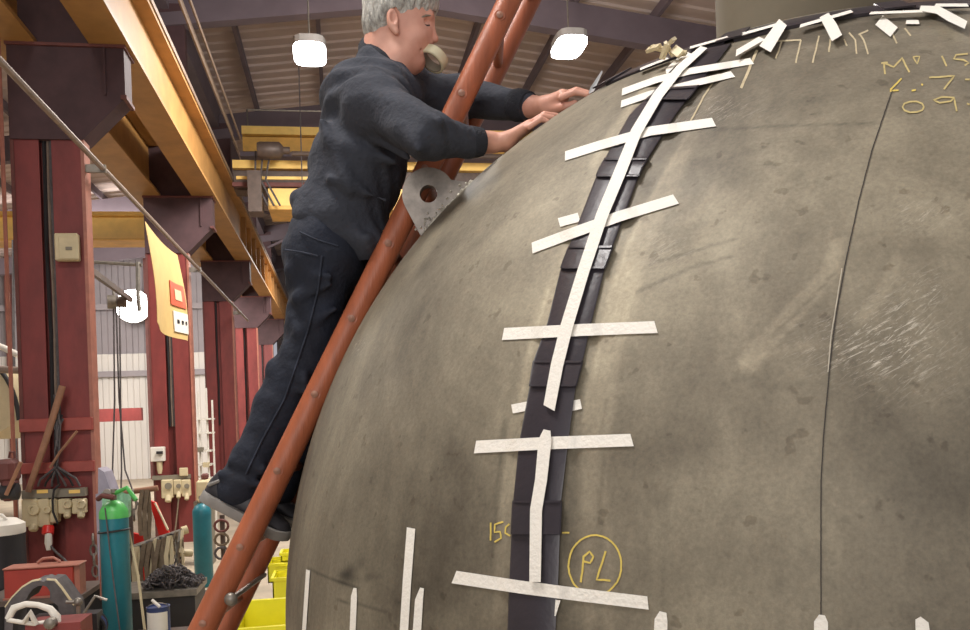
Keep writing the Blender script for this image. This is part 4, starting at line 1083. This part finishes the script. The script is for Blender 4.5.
for k in range(7):
    x = 54 + k * 1.4; mk('tube', [B(x + random.uniform(-1, 1), 395 + k * 4, 9.2), B(57 + random.uniform(-3, 4), 425, 9.13), B(57 + random.uniform(-2, 3), 450, 9.13), B(56 + random.uniform(-2, 2), 466, 9.13), B(40 + k * 6, 480 + random.uniform(-2, 3), 9.12), B(38 + k * 7, 486, 9.15)], .012, 6).build('cable', M_DARK if k % 2 else M_CABLE, t, True)
Y2 = 15.3
t = thing('distribution_box', B(159, 460, Y2), 'white box with a dark handle on the second red column', 'switch box')
vbox(152, 446.5, 165.5, 461.5, Y2, .12, .01).build('box', M_WHITE, t)
vbox(157, 451, 163, 454, Y2 - .12, .05).build('handle', M_DARK, t)
mk('lathe', [(0, 0), (.05, 0), (.045, .12), (.03, .2), (0, .2)], B(159.5, 462, Y2 - .06), 10, (0, 0, -1)).build('outlet', M_CREAM, t, True)
t = thing('socket_panel', B(178, 497, Y2), 'panel of three beige sockets on the second red column', 'socket panel')
vbox(153, 474, 191, 480, Y2, .08).build('trunking', M_GREY, t)
vbox(180, 467.5, 188, 476, Y2 - .08, .06, .01).build('junction_cube', M_CREAM, t)
for (a, b, y1) in ((163, 174, 498), (175, 182.5, 494), (183, 191, 496)):
    o = vbox(a, 479, b, y1, Y2 - .02, .13, .015).build('socket', M_CREAM, t)
    r = (b - a) * .3 / F_PX * 15; mk('lathe', [(0, 0), (r, 0), (r, .03), (0, .03)], B((a + b) / 2, 486, Y2 - .15), 12, (0, -1, 0)).build('dial', M_GREY, o, True)
    mk('lathe', [(0, 0), (r, 0), (r * .9, .1), (0, .12)], B((a + b) / 2, y1 - 2, Y2 - .12), 10, (0, -.5, -1)).build('cover', M_CREAM, o, True)
poly_tube('pull_cord', [B(179, 494, Y2 - .15), B(177, 515, Y2 - .2), B(175, 532, Y2 - .3)], .012, M_STRAP, 'thin cord hanging down from the sockets on the second column', 'cord', 5)

# ================================================================== NEXT BAY CLUTTER
t = thing('hoist_pulley', B(115, 303, 13), 'small round pulley hanging from a sloping bar between the first two columns', 'pulley')
a, b = B(86, 267, 9.6), B(131, 300, 13.6); d = (b - a).normalized(); s1 = d.cross(Vector((0, 0, 1))).normalized()
mbx = MB(); mbx.obox((a + b) / 2, (b - a) / 2, s1 * .025, s1.cross(d) * .035); mbx.build('sloping_bar', M_HOUSING, t)
c = B(114, 302, 13); mk('lathe', [(0, -.06), (.10, -.06), (.10, .06), (0, .06)], c - Vector((.03, 0, 0)), 16, (1, .3, 0)).build('sheave', M_STEEL, t, True)
mk('lathe', [(0, -.05), (.08, -.05), (.08, .08), (0, .08)], c + Vector((.09, 0, 0)), 12, (1, .3, 0)).build('housing', M_HOUSING, t, True)
mk('tube', [c + Vector((0, 0, .08)), B(113, 286, 13), B(111, 284, 13)], .02, 6).build('hook', M_STEEL, t, True)
for k, px in enumerate((113.5, 116, 119.5)):
    mk('tube', [B(px, 306, 13), B(px + (1, 3, 1)[k], 400, 12.8), B(px + (-1, 9, 2)[k], 470, 12.6), B(px + (2, 22, 1)[k], 505, 12.5)], .012, 5).build('rope', M_CABLE, t)
t = thing('wall_arm', B(136, 310, 13.5), 'thin steel bracket arm with a hanging tube, in front of the flood lamp', 'bracket')
mk('tube', [B(94, 262, 13.5), B(142, 265, 13.5)], .025, 6).build('arm', M_STEEL, t)
mk('tube', [B(138, 262, 13.5), B(138, 295, 13.5), B(139.5, 311, 13.5)], .035, 6).build('tube', M_STEEL, t)
# rolled-edge white tank and pipework at far left
t = thing('curved_white_hood', B(5, 430, 12), 'large pale curved hood at the left edge behind the nearest column', 'hood')
mb = MB(); pts = []
for k in range(13):
    a = math.radians(90 - 80 * k / 12); pts.append(B(-14 + 34 * math.cos(a), 432 - 68 * math.sin(a), 12))
mb.prism(pts + [B(-14, 440, 12)], (0, 1.2, 0)); mb.build('hood_shell', M_CREAM, t, True)
mb = MB(); mb.tube([p + Vector((0, -.02, 0)) for p in pts], .03, 8); mb.build('rolled_edge', M_DARK, t, True)
mk('tube', [B(-6, 344, 11.5), B(6, 349, 11.5), B(18, 355, 11.5)], .04, 8).build('rim', M_WHITE, t, True)
t = thing('side_pipe', B(10, 374, 10.5), 'horizontal grey pipe end sticking out left of the nearest column', 'pipe')
mk('tube', [B(-12, 369, 10), B(24, 370.5, 10)], .04, 8).build('pipe', M_PIPE, t, True)
poly_tube('vertical_cable', [B(13, 240, 14), B(13.5, 330, 14), Vector((B(15, 470, 14).x, 14, 0))], .02, M_CABLE, 'thin dark cable hanging at the far left behind the column', 'cable', 6)
t = thing('red_pump', B(14, 480, 8.8), 'small dark red machine body with a lifting eye left of the nearest column', 'machine')
vbox(5, 458, 22, 482, 8.8, .25, .04).build('body', M_REDDK, t)
vbox(8, 478, 20, 500, 8.75, .2, .03).build('lower_body', M_REDDK, t)
mk('tube', [B(9, 458, 8.7), B(10, 452, 8.7), B(14, 452, 8.7), B(15, 458, 8.7)], .012, 6).build('lifting_eye', M_REDDK, t, True)
mk('tube', [B(21, 462, 8.5), B(6, 495, 8.5)], .02, 6).build('strut', M_WOOD, t)
mk('lathe', [(0, 0), (.08, 0), (.08, .14), (0, .16)], B(2, 492, 8.6), 12, (1, 0, 0)).build('motor', M_DARK, t, True)
# drum
t = thing('plastic_drum', B(6, 640, 7.0), 'black drum with a white shoulder at the left edge', 'drum')
t.location.z = 0; YD = 8.2; cd = B(-2, 560, YD)
z_ = lambda py: B(0, py, YD).z
r = .225
mk('lathe', [(0, 0), (r, 0), (r, z_(590)), (r + .006, z_(588)), (r + .006, z_(583)), (r, z_(580)), (r, z_(533)), (0, z_(533))], (cd.x, YD, 0), 28).build('drum_body', M_DARK, t, True)
mk('lathe', [(r, z_(534)), (r + .004, z_(533)), (r + .002, z_(524)), (.16, z_(519)), (.05, z_(518)), (.045, z_(514)), (0, z_(514))], (cd.x, YD, 0), 28, cap=False).build('white_shoulder', M_WHITE, t, True)
mk('tube', [(cd.x - .02, YD - .1, z_(518)), (cd.x + .02, YD - .12, z_(512)), (cd.x + .09, YD - .12, z_(514)), (cd.x + .12, YD - .1, z_(519))], .014, 8).build('handle', M_WHITE, t, True)

# gas cylinders
def cylinder(px, Y, wpx, ptop, label, green=True, gp='gas'):
    c = B(px, 600, Y); r = wpx / 2 / F_PX * Y * .96; zt = B(px, ptop, Y).z
    t = thing('gas_cylinder', (c.x, Y, 0), label, 'gas cylinder')
    sh = r * 1.1
    mk('lathe', [(r * .8, 0), (r, .02), (r, zt - sh - .06), (r, zt - sh)], (c.x, Y, 0), 28, cap=True).build('cylinder_body', M_TEAL, t, True)
    mk('lathe', [(r + .002, zt - sh - .02), (r, zt - sh + .03), (r * .93, zt - sh * .6), (r * .7, zt - sh * .25), (r * .35, zt), (0, zt)], (c.x, Y, 0), 28, cap=False).build('shoulder', M_GREEN if green else M_TEAL, t, True)
    vt = mk('lathe', [(0, zt - .01), (.025, zt), (.025, zt + .05), (.035, zt + .06), (.03, zt + .09), (0, zt + .09)], (c.x, Y, 0), 12).build('valve', M_STEEL, t, True)
    return t, c, r, zt
t, c, r, zt = cylinder(117, 7.3, 27, 500, 'nearer teal gas cylinder with a bright green shoulder', True)
mk('tube', [(c.x - r, 7.3 - .02, B(0, 537, 7.3).z)] + [(c.x + (r + .01) * math.cos(a), 7.3 + (r + .01) * math.sin(a), B(0, 537 - 1.5 * math.sin(a * 1.0 + 2), 7.3).z) for a in [math.pi + math.pi * k / 10 for k in range(11)]], .008, 6).build('retaining_strap', M_DARK, t, True)
mk('lathe', [(0, 0), (.03, 0), (.03, .03), (0, .03)], (c.x - .02, 7.22, zt + .07), 12, (0, -1, 0)).build('pressure_gauge', M_STEEL, t, True)
mk('tube', [(c.x, 7.3, zt + .05), (c.x + .12, 7.25, zt + .1), (c.x + .2, 7.2, zt)], .018, 8).build('hose', M_GREEN, t, True)
mk('tube', [(c.x - .1, 7.25, zt + .02), (c.x - .05, 7.18, zt + .05), (c.x + .04, 7.18, zt + .03)], .022, 8).build('red_collar', M_REDDK, t, True)
cylinder(205, 11.0, 18, 503, 'farther plain teal gas cylinder below the man\'s heel', False)
# pale green film draped by the cylinder
mb = MB(); v = []; f = []; n = 10
for s_ in (0, .006):
    for i in range(n + 1):
        for j in range(n + 1):
            u, w = i / n, j / n; p = B(102 + 29 * u, 492 + (26 - 16 * abs(u - .8)) * w + 2 * math.sin(9 * u), 8.62 + .05 * math.sin(11 * u + 3 * w)); v.append(p + Vector((0, s_, 0)))
k = (n + 1) ** 2
for i in range(n):
    for j in range(n): a = i * (n + 1) + j; q = (a, a + 1, a + n + 2, a + n + 1); f.append(q); f.append(tuple(reversed([x + k for x in q])))
mb.add(v, f); tag(mb.build('plastic_film', M_PGREEN, None, True), 'pale green plastic film draped behind the nearer gas cylinder', 'film')

# low dark bench carrying the red case
t = thing('work_bench', B(45, 640, 7.6), 'low dark cluttered bench under the red tool case', 'bench'); t.location.z = 0
zb = B(45, 592, 7.4).z; xa = B(-8, 600, 7.4).x; xb = B(92, 600, 7.4).x
mk('box', (xa, 7.1, zb - .04), (xb, 7.8, zb)).build('bench_top', M_HOUSING, t)
for x_ in (xa + .03, xb - .06):
    for y_ in (7.13, 7.73): mk('box', (x_, y_, 0), (x_ + .04, y_ + .04, zb - .04)).build('leg', M_HOUSING, t)
mk('box', (xa, 7.72, .05), (xb, 7.76, zb - .04)).build('back_panel', M_DARK, t)
mk('box', (xa, 7.15, .2), (xb, 7.7, .22)).build('shelf', M_DARK, t)
t = thing('tool_case', B(42, 592, 7.3), 'long red metal tool case with worn edges lying on the dark bench', 'case')
a = B(4, 592, 7.15); b = B(73, 566, 7.15)
mk('box', (a.x, 7.15, zb), (b.x, 7.34, b.z), .008).build('case_body', mat('case_red', s2l(156, 50, 38), .45, var=.14, scale=5), t)
mk('box', (a.x - .005, 7.14, b.z - .002), (b.x + .045, 7.36, b.z + .012), .005).build('lid_edge', M_REDEDGE, t)
mk('box', (a.x - .006, 7.14, zb), (b.x + .002, 7.146, zb + .015)).build('bottom_edge', M_REDEDGE, t)
mk('box', (b.x, 7.17, zb), (b.x + .04, 7.33, b.z)).build('end_plate', M_REDEDGE, t)
mk('tube', [(a.x + .2, 7.3, b.z + .02), (a.x + .24, 7.3, b.z + .05), (a.x + .32, 7.3, b.z + .055), (a.x + .37, 7.3, b.z + .02)], .012, 8).build('carry_handle', M_REDEDGE, t, True)
# dark cast arch with pale edge
def arch():
    t = thing('cast_arch', B(42, 632, 6.2), 'dark cast iron arch with a pale rounded rim at the lower left', 'casting')
    Y = 6.2; o_ = []; i_ = []
    outp = [(4, 640), (5, 608), (12, 598), (22, 588), (32, 582), (40, 580.5), (43, 582), (46, 580.5), (54, 581), (60, 588), (67, 598), (73, 606), (76, 640)]
    inn = [(12, 640), (14, 610), (18, 604), (26, 600), (29, 594), (33, 589), (38, 586), (43, 585.5), (47, 587), (50, 592), (50, 600), (58, 606), (64, 640)]
    for (p, q) in zip(outp, inn): o_.append(B(p[0], p[1], Y)); i_.append(B(q[0], q[1], Y))
    mb = MB(); n = len(o_); dv = Vector((0, .25, 0))
    v = o_ + i_ + [p + dv for p in o_] + [p + dv for p in i_]; f = []
    for k in range(n - 1): f += [(k, k + 1, n + k + 1, n + k), (2 * n + k, 3 * n + k, 3 * n + k + 1, 2 * n + k + 1), (k, 2 * n + k, 2 * n + k + 1, k + 1), (n + k, n + k + 1, 3 * n + k + 1, 3 * n + k)]
    f += [(0, n, 3 * n, 2 * n), (n - 1, 3 * n - 1, 4 * n - 1, 2 * n - 1)]
    mb.add(v, f); mb.build('arch_body', M_CABLE, t)
    mb = MB(); mb.tube([p + Vector((0, .02, 0)) for p in o_[1:6]], .012, 8); mb.build('pale_rim', M_CREAM, t, True)
    mb = MB(); mb.tube([p + Vector((0, .02, 0)) for p in o_[7:12]], .012, 8); mb.build('pale_rim', M_CREAM, t, True)
    mk('box', (B(6, 0, Y).x, Y + .05, 0), (B(72, 0, Y).x, Y + .2, B(0, 622, Y).z)).build('pedestal', M_DARK, t)
arch()
t = thing('white_casting', B(32, 632, 5.7), 'white open cast bracket in front of the dark arch', 'casting')
mk('tube', [B(8, 619, 5.7), B(14, 608, 5.7), B(26, 604, 5.7), B(38, 605, 5.7), B(50, 609, 5.7), B(56, 616, 5.7), B(57, 640, 5.7)], [.02, .024, .020, .018, .022, .028, .03], 10).build('frame', M_WHITE, t, True)
mk('tube', [B(8, 620, 5.7), B(20, 622, 5.65), B(34, 624, 5.65), B(46, 622, 5.7)], .014, 8).build('lower_bar', M_WHITE, t, True)
mk('tube', [B(25, 622, 5.65), B(30, 612, 5.62), B(36, 624, 5.65)], .018, 8).build('web', M_WHITE, t, True)
mk('lathe', [(0, 0), (.035, 0), (.035, .05), (.02, .06), (0, .06)], B(52, 622, 5.65), 12, (0, -1, 0)).build('boss', M_STEEL, t, True)
mk('box', (B(5, 0, 5.7).x, 5.65, 0), (B(60, 0, 5.7).x, 5.9, B(0, 626, 5.7).z)).build('red_base', M_RED, t)
# clamp with ball joint
t = thing('clamp_stand', B(78, 640, 6.0), 'small steel clamp with a ball joint right of the dark arch', 'clamp'); t.location.z = 0
pb = B(78, 602, 6.0); mk('lathe', [(0, -.03), (.02, -.022), (.03, 0), (.02, .022), (0, .03)], pb, 12).build('ball', M_STEEL, t, True)
mk('tube', [B(66, 602, 6.0), pb], .012, 8).build('arm', M_STEEL, t, True)
mk('tube', [pb, Vector((pb.x + .01, 6.0, 0))], .014, 8).build('post', M_PIPE, t, True)
mk('tube', [B(82, 616, 6.0), B(95, 596, 6.0), B(107, 600, 6.0)], .010, 6).build('lever', M_STEEL, t, True)
# coil of dark hose near floor
t = thing('hose_coil', B(92, 640, 6.4), 'coil of dark blue hose low beside the nearer gas cylinder', 'hose')
cc_ = B(90, 625, 6.4)
for k in range(3):
    mk('tube', [cc_ + Vector((.11 * math.cos(a), -.03 * k, (.10 - .01 * k) * math.sin(a))) for a in [2 * math.pi * q / 20 for q in range(21)]], .013, 6).build('hose_loop', M_BLUE if k == 1 else M_DARK, t, True)
# hanging chain on the column foot
def chain(pts, name, label, sz=.035, m=M_STEEL):
    t = thing(name, pts[-1], label, 'chain'); L_ = []
    for (a, b) in zip(pts[:-1], pts[1:]):
        n = max(1, int((b - a).length / (sz * 1.35)))
        for k in range(n): L_.append(a.lerp(b, k / n))
    for i, p in enumerate(L_):
        s1_ = Vector((1, .2, 0)).normalized() if i % 2 else Vector((.2, -1, 0)).normalized()
        ring_ = [p + s1_ * (math.cos(a) * sz * .42) + Vector((0, 0, math.sin(a) * sz * .85)) for a in [2 * math.pi * q / 8 for q in range(9)]]
        mk('tube', ring_, sz * .17, 5).build('link', m, t, True)
    return t
chain([B(93, 540, 9.2), B(94, 560, 9.2), B(97, 582, 9.2)], 'hanging_chain', 'bright steel chain hanging on the foot of the nearest column', .07)
poly_tube('steel_bar', [B(101, 530, 7.6), B(101.5, 600, 7.5)], .014, M_REDEDGE, 'thin upright rusty bar left of the nearer gas cylinder', 'bar', 6)
poly_tube('air_line', [B(105, 508, 7.2), B(112, 570, 7.1), B(121, 640, 7.0)], .006, M_CABLE, 'thin grey line crossing the nearer gas cylinder', 'line', 5)
poly_tube('white_rope', [B(128, 528, 7.4), B(138, 575, 7.3), B(146, 640, 7.2)], .012, M_CREAM, 'pale taut rope right of the nearer gas cylinder', 'rope', 6)
poly_tube('white_rope', [B(155, 503, 9.5), B(162, 517, 9.4), B(168, 530, 9.3)], .012, M_CREAM, 'short pale rope beside the scarlet panel', 'rope', 6)
# blue-grey machine hood behind
mb = MB(); mb.prism([B(98, 468, 8.7), B(104, 472, 8.7), B(112, 494, 8.7), B(98, 494, 8.7)], (0, .3, 0))
q_ = B(105, 494, 8.85); mb.box((q_.x - .06, 8.75, 0), (q_.x + .05, 8.95, q_.z + .01))
tag(mb.build('machine_guard', mat('lilac_grey', s2l(158, 152, 166), .5), None), 'small lilac-grey wedge shaped guard above the nearer gas cylinder', 'guard')
# scarlet panels
mb = MB(); mb.prism([B(149, 500, 10), B(156, 503, 10), B(169, 533, 10), B(159, 535, 10)], (0, .06, 0)); q_ = B(163, 534, 10); mb.box((q_.x - .03, 10.01, 0), (q_.x + .03, 10.05, q_.z + .05))
tag(mb.build('scarlet_panel', M_SIGNR, None), 'narrow tilted scarlet panel among the hanging slings', 'panel')
mb = MB(); mb.prism([B(128, 532, 10), B(146, 536, 10), B(146, 566, 10), B(128, 566, 10)], (0, .06, 0)); q_ = B(137, 566, 10); mb.box((q_.x - .1, 10.01, 0), (q_.x - .05, 10.05, q_.z + .05)); mb.box((q_.x + .05, 10.01, 0), (q_.x + .1, 10.05, q_.z + .05))
tag(mb.build('scarlet_panel', M_SIGNR, None), 'lower scarlet panel behind the hanging slings', 'panel')
# sling rack
t = thing('sling_rack', B(155, 600, 9.6), 'rack with grey-brown webbing slings and chains hanging from its bars', 'rack'); t.location.z = 0
ra, rb = B(128, 549, 9.4), B(182, 531, 9.6)
mk('tube', [ra, rb], .028, 8).build('hanging_bar', M_STEEL, t, True)
mk('lathe', [(0, 0), (.045, 0), (.045, .06), (0, .06)], rb, 10, (rb - ra)).build('bar_end', M_CREAM, t, True)
mk('tube', [B(122, 493, 9.6), B(158, 488, 9.6)], .03, 8).build('hanging_bar', M_WOOD, t, True)
mk('tube', [B(172, 553, 9.6), B(192, 553, 9.7)], .04, 8).build('short_bar', M_CREAM, t, True)
for px_ in (130, 178):
    q = B(px_, 545, 9.7); mk('tube', [(q.x, 9.75, q.z + .6 if px_ == 130 else q.z), (q.x, 9.75, 0)], .03, 8).build('rack_post', M_HOUSING, t, True)
mk('box', (B(118, 0, 9.7).x, 9.5, 0.1), (B(196, 0, 9.7).x, 10.0, .14)).build('base_tray', M_HOUSING, t)
def sling(p0, sag, w, m, lab, Y=9.4):
    x, y = p0; pts = [B(x, y, Y), B(x - w, y + sag * .5, Y - .03), B(x - w * .6, y + sag * .92, Y - .05), B(x, y + sag, Y - .05), B(x + w * .6, y + sag * .93, Y - .03), B(x + w, y + sag * .5, Y), B(x + 1, y, Y + .03)]
    # smooth
    out = []
    for i in range(len(pts) - 1):
        for k in range(4):
            u = k / 4; p = pts[i].lerp(pts[i + 1], u); out.append(p)
    out.append(pts[-1]); mb = MB(); v = []; f = []
    for p in out: v += [p + Vector((-.022, 0, 0)), p + Vector((.022, 0, .004)), p + Vector((.022, .012, .004)), p + Vector((-.022, .012, 0))]
    for i in range(len(out) - 1):
        for j in range(4): a = 4 * i + j; b = 4 * i + (j + 1) % 4; f.append((a, b, b + 4, a + 4))
    mb.add(v, f); return tag(mb.build('webbing_sling', m, None, True), lab, 'sling', 'webbing slings on the rack')
for k, (x, y, s_, w, yy) in enumerate(((136, 547, 40, 2.5, 9.35), (144, 544, 52, 3.5, 9.37), (150, 542, 46, 4, 9.33), (155, 541, 60, 3.5, 9.36), (159, 540, 52, 4.5, 9.32), (164, 538, 64, 4, 9.38), (169, 536, 40, 3, 9.36))):
    sling((x, y), s_, w, M_STRAP if k % 3 else M_CREAM, ('first', 'second', 'third', 'fourth', 'fifth', 'sixth', 'last')[k] + ' hanging webbing loop from the left on the slanting rack bar', yy)
for k, (x, s_) in enumerate(((142, 46), (147, 52))):
    o = sling((x, 490), s_, 2.6, M_STRAP, ('left', 'right')[k] + ' dark webbing loop hanging from the upper wooden bar of the rack', 9.55); o['group'] = 'webbing slings on the upper bar'
chain([B(176, 538, 9.5), B(177, 556, 9.5), B(186, 572, 9.5), B(194, 592, 9.5)], 'hanging_chain', 'steel chain hanging from the right end of the sling rack', .06)
chain([B(133, 495, 9.5), B(134, 515, 9.5), B(137, 530, 9.5)], 'hanging_chain', 'short steel chain on the upper wooden bar of the rack', .07)
chain([B(172, 552, 9.4), B(176, 575, 9.4), B(182, 590, 9.3)], 'hanging_chain', 'dark chain under the short pale bar of the rack', .06, M_CABLE)
rack_ = bpy.data.objects['sling_rack']
for k in range(22):
    x = random.uniform(140, 184); y = 548 - (x - 128) * .33; L_ = random.uniform(18, 62); w_ = random.uniform(-6, 6)
    mk('tube', [B(x, y, 9.45), B(x + w_ * .6, y + L_ * .4, 9.4), B(x + w_, y + L_ * .8, 9.42), B(x + w_ * random.uniform(.2, 1.6), y + L_, 9.4)], random.uniform(.008, .02), 5).build('hanging_cord', random.choice([M_STRAP, M_CABLE, M_CREAM, M_STEEL, M_DARK]), rack_)
# chain heap (uncountable) on a plinth
t = thing('storage_plinth', B(160, 605, 8.8), 'low dark plinth holding a heap of chain beneath the slings', 'plinth'); t.location.z = 0
pa, pb_ = B(122, 588, 8.8), B(200, 588, 8.8)
mk('box', (pa.x, 8.5, 0), (pb_.x, 9.1, pa.z - .06)).build('plinth_body', M_DARK, t)
mk('box', (pa.x - .02, 8.48, pa.z - .06), (pb_.x + .02, 9.12, pa.z)).build('plinth_top', M_STEEL, t)
mb = MB()
for k in range(220):
    u = random.random(); x = pa.x + (pb_.x - pa.x) * (.35 + .65 * u); y = 8.55 + .4 * random.random(); hmax = .16 * math.sin(math.pi * min(.95, u + .05)); z = pa.z + .02 + random.random() * hmax
    n_ = Vector((random.uniform(-1, 1), random.uniform(-1, 1), random.uniform(-1, 1))).normalized(); a_ = n_.orthogonal().normalized(); b_ = n_.cross(a_)
    mb.tube([Vector((x, y, z)) + a_ * (math.cos(w) * .03) + b_ * (math.sin(w) * .045) for w in [2 * math.pi * q / 6 for q in range(7)]], .009, 4)
o = mb.build('chain_heap', M_CABLE, None); o['kind'] = 'stuff'; tag(o, 'heap of loose dark chain links piled on the plinth', 'chain')
# paint can
t = thing('paint_can', B(159, 632, 7.0), 'dark blue paint tin with a white label at the bottom left', 'tin'); Yp = 7.0
c = B(159, 629, Yp); zt = B(159, 606, Yp).z; r = 10.5 / F_PX * Yp; t.location = (c.x, Yp, 0)
mk('lathe', [(r, c.z - .04), (r + .003, c.z - .035), (r, c.z - .03), (r, zt - .01), (r + .004, zt), (r - .008, zt), (r - .01, zt - .01), (0, zt - .01)], (c.x, Yp, 0), 24).build('can_body', M_BLUE, t, True)
lb = MB(); vv = []; ff = []
for k in range(13):
    a = math.radians(-150 + 120 * k / 12); vv += [Vector((c.x + (r + .002) * math.cos(a), Yp + (r + .002) * math.sin(a), c.z - .0)), Vector((c.x + (r + .002) * math.cos(a), Yp + (r + .002) * math.sin(a), zt - .035))]
for k in range(12): ff.append((2 * k, 2 * k + 2, 2 * k + 3, 2 * k + 1))
lb.add(vv, ff); lb.build('paper_label', M_WHITE, t)
mk('tube', [B(152, 600, Yp - .05), B(160, 607, Yp - .08)], .012, 6).build('brush_handle', M_WHITE, t, True)
mk('tube', [(c.x + r * math.cos(a), Yp - .02, zt - .02 + .05 * math.sin(a)) for a in [math.pi * k / 8 for k in range(9)]], .004, 5).build('wire_handle', M_STEEL, t, True)
mk('box', (c.x - .2, Yp - .2, c.z - .08), (c.x + .2, Yp + .2, c.z - .04)).build('stand_top', M_HOUSING, t)
mk('box', (c.x - .15, Yp - .15, 0), (c.x + .15, Yp + .15, c.z - .08)).build('stand_body', M_HOUSING, t)
# yellow bins
def bin_(px0, px1, py0, py1, Y, d, label, open_=True):
    a, b = B(px0, py1, Y), B(px1, py0, Y); t = thing('storage_bin', ((a.x + b.x) / 2, Y + d / 2, a.z), label, 'bin', 'lime yellow bins by the dome'); th = .012
    mb = MB(); mb.box((a.x, Y, a.z), (b.x, Y + th, b.z)); mb.box((a.x, Y + d - th, a.z), (b.x, Y + d, b.z)); mb.box((a.x, Y, a.z), (a.x + th, Y + d, b.z)); mb.box((b.x - th, Y, a.z), (b.x, Y + d, b.z)); mb.box((a.x, Y, a.z), (b.x, Y + d, a.z + th))
    mb.build('bin_walls', M_LIME, t)
    mb = MB(); mb.box((a.x - .015, Y - .015, b.z - .03), (b.x + .015, Y, b.z)); mb.box((a.x - .015, Y + d, b.z - .03), (b.x + .015, Y + d + .015, b.z)); mb.box((a.x - .015, Y, b.z - .03), (a.x, Y + d, b.z)); mb.box((b.x, Y, b.z - .03), (b.x + .015, Y + d, b.z)); mb.build('bin_rim', M_LIME, t)
    return t
bin_(268, 300, 562, 583, 9.2, .45, 'upper rear lime yellow bin of the stack between ladder and dome')
bin_(273, 305, 576, 600, 8.7, .45, 'middle lime yellow bin tucked against the dome')
bin_(281, 300, 552, 562, 9.5, .3, 'small topmost lime yellow bin beside the dome')
# bin stack stand: dark trestle that carries them
t = thing('bin_trolley', B(285, 610, 9.1), 'low dark trolley beneath the lime yellow bins', 'trolley'); t.location.z = 0
zq = B(285, 600, 8.7).z; mk('box', (B(270, 0, 8.7).x, 8.68, max(zq - .05, .05)), (B(310, 0, 8.7).x, 9.9, max(zq, .1))).build('deck', M_HOUSING, t)
for yq in (8.75, 9.8): mk('lathe', [(0, -.03), (.05, -.03), (.05, .03), (0, .03)], (B(280, 0, 8.7).x, yq, .05), 12, (1, 0, 0)).build('wheel', M_DARK, t, True)
a = B(232, 640, 6.4); b = B(292, 614, 6.4)
t = thing('storage_bin', ((a.x + b.x) / 2, 6.8, 0), 'large open lime yellow bin at the bottom edge between ladder and dome', 'bin', 'lime yellow bins by the dome')
mb = MB(); x0, x1, y0, y1, z1 = a.x, b.x + .1, 6.3, 7.0, b.z; th = .02
mb.box((x0, y0, 0), (x1, y0 + th, z1 - .06)); mb.box((x0, y1 - th, 0), (x1, y1, z1)); mb.box((x0, y0, 0), (x0 + th, y1, z1 - .02)); mb.box((x1 - th, y0, 0), (x1, y1, z1)); mb.box((x0, y0, 0), (x1, y1, th)); mb.build('bin_walls', M_LIME, t)
mb = MB(); mb.box((x0 - .03, y1, z1 - .05), (x1 + .03, y1 + .03, z1)); mb.box((x0 - .03, y0 - .03, z1 - .1), (x1 + .03, y0, z1 - .05)); mb.build('bin_rim', M_LIME, t)
# white trolley and shelves between columns two and three
t = thing('shelf_trolley', B(214, 480, 17), 'tall white tube-framed trolley between the second and third columns', 'trolley'); t.location.z = 0
for px_, pt in ((198, 392), (206, 388), (212, 400)):
    q = B(px_, pt, 17); mk('tube', [(q.x, 17, 0), (q.x, 17, q.z)], .02, 6).build('upright', M_WHITE, t)
for py_ in (420, 434, 452, 466, 480):
    a, b = B(198, py_, 17), B(212, py_, 17); mk('box', (a.x, 16.9, a.z), (b.x, 17.4, a.z + .03)).build('shelf', M_WHITE, t)
for (px_, py_, c_) in ((201, 447, M_GREY), (207, 462, M_CREAM)): vbox(px_ - 3, py_, px_ + 3, py_ + 5, 17.0, .15).build('stored_box', c_, t)
t = thing('machine_cluster', B(205, 500, 13), 'pale grey workshop machine beyond the second column, below the trolley', 'machine'); t.location.z = 0
vbox(201, 478, 213, 500, 13, .4, .03).build('machine_body', M_CREAM, t)
a = B(197, 500, 13); mk('box', (a.x, 12.7, 0), (B(214, 500, 13).x, 13, a.z)).build('machine_base', M_GREY, t)
vbox(203, 473, 209, 479, 12.9, .2, .02).build('machine_head', M_REDDK, t)
# vertical machine behind gas cylinder two
t = thing('hose_reel_post', B(222, 560, 10.6), 'short post with coiled reddish hoses right of the farther gas cylinder', 'post'); t.location.z = 0
q = B(222, 515, 10.6); mk('tube', [(q.x, 10.6, 0), (q.x, 10.6, q.z)], .03, 8).build('post', M_HOUSING, t)
for k in range(3): mk('tube', [(q.x + .08 * math.cos(a), 10.52 - .02 * k, q.z - .12 - .16 * k + .07 * math.sin(a)) for a in [2 * math.pi * j / 12 for j in range(13)]], .016, 6).build('hose_loop', (M_REDDK, M_STRAP, M_CABLE)[k], t, True)
bpy.context.view_layer.update()
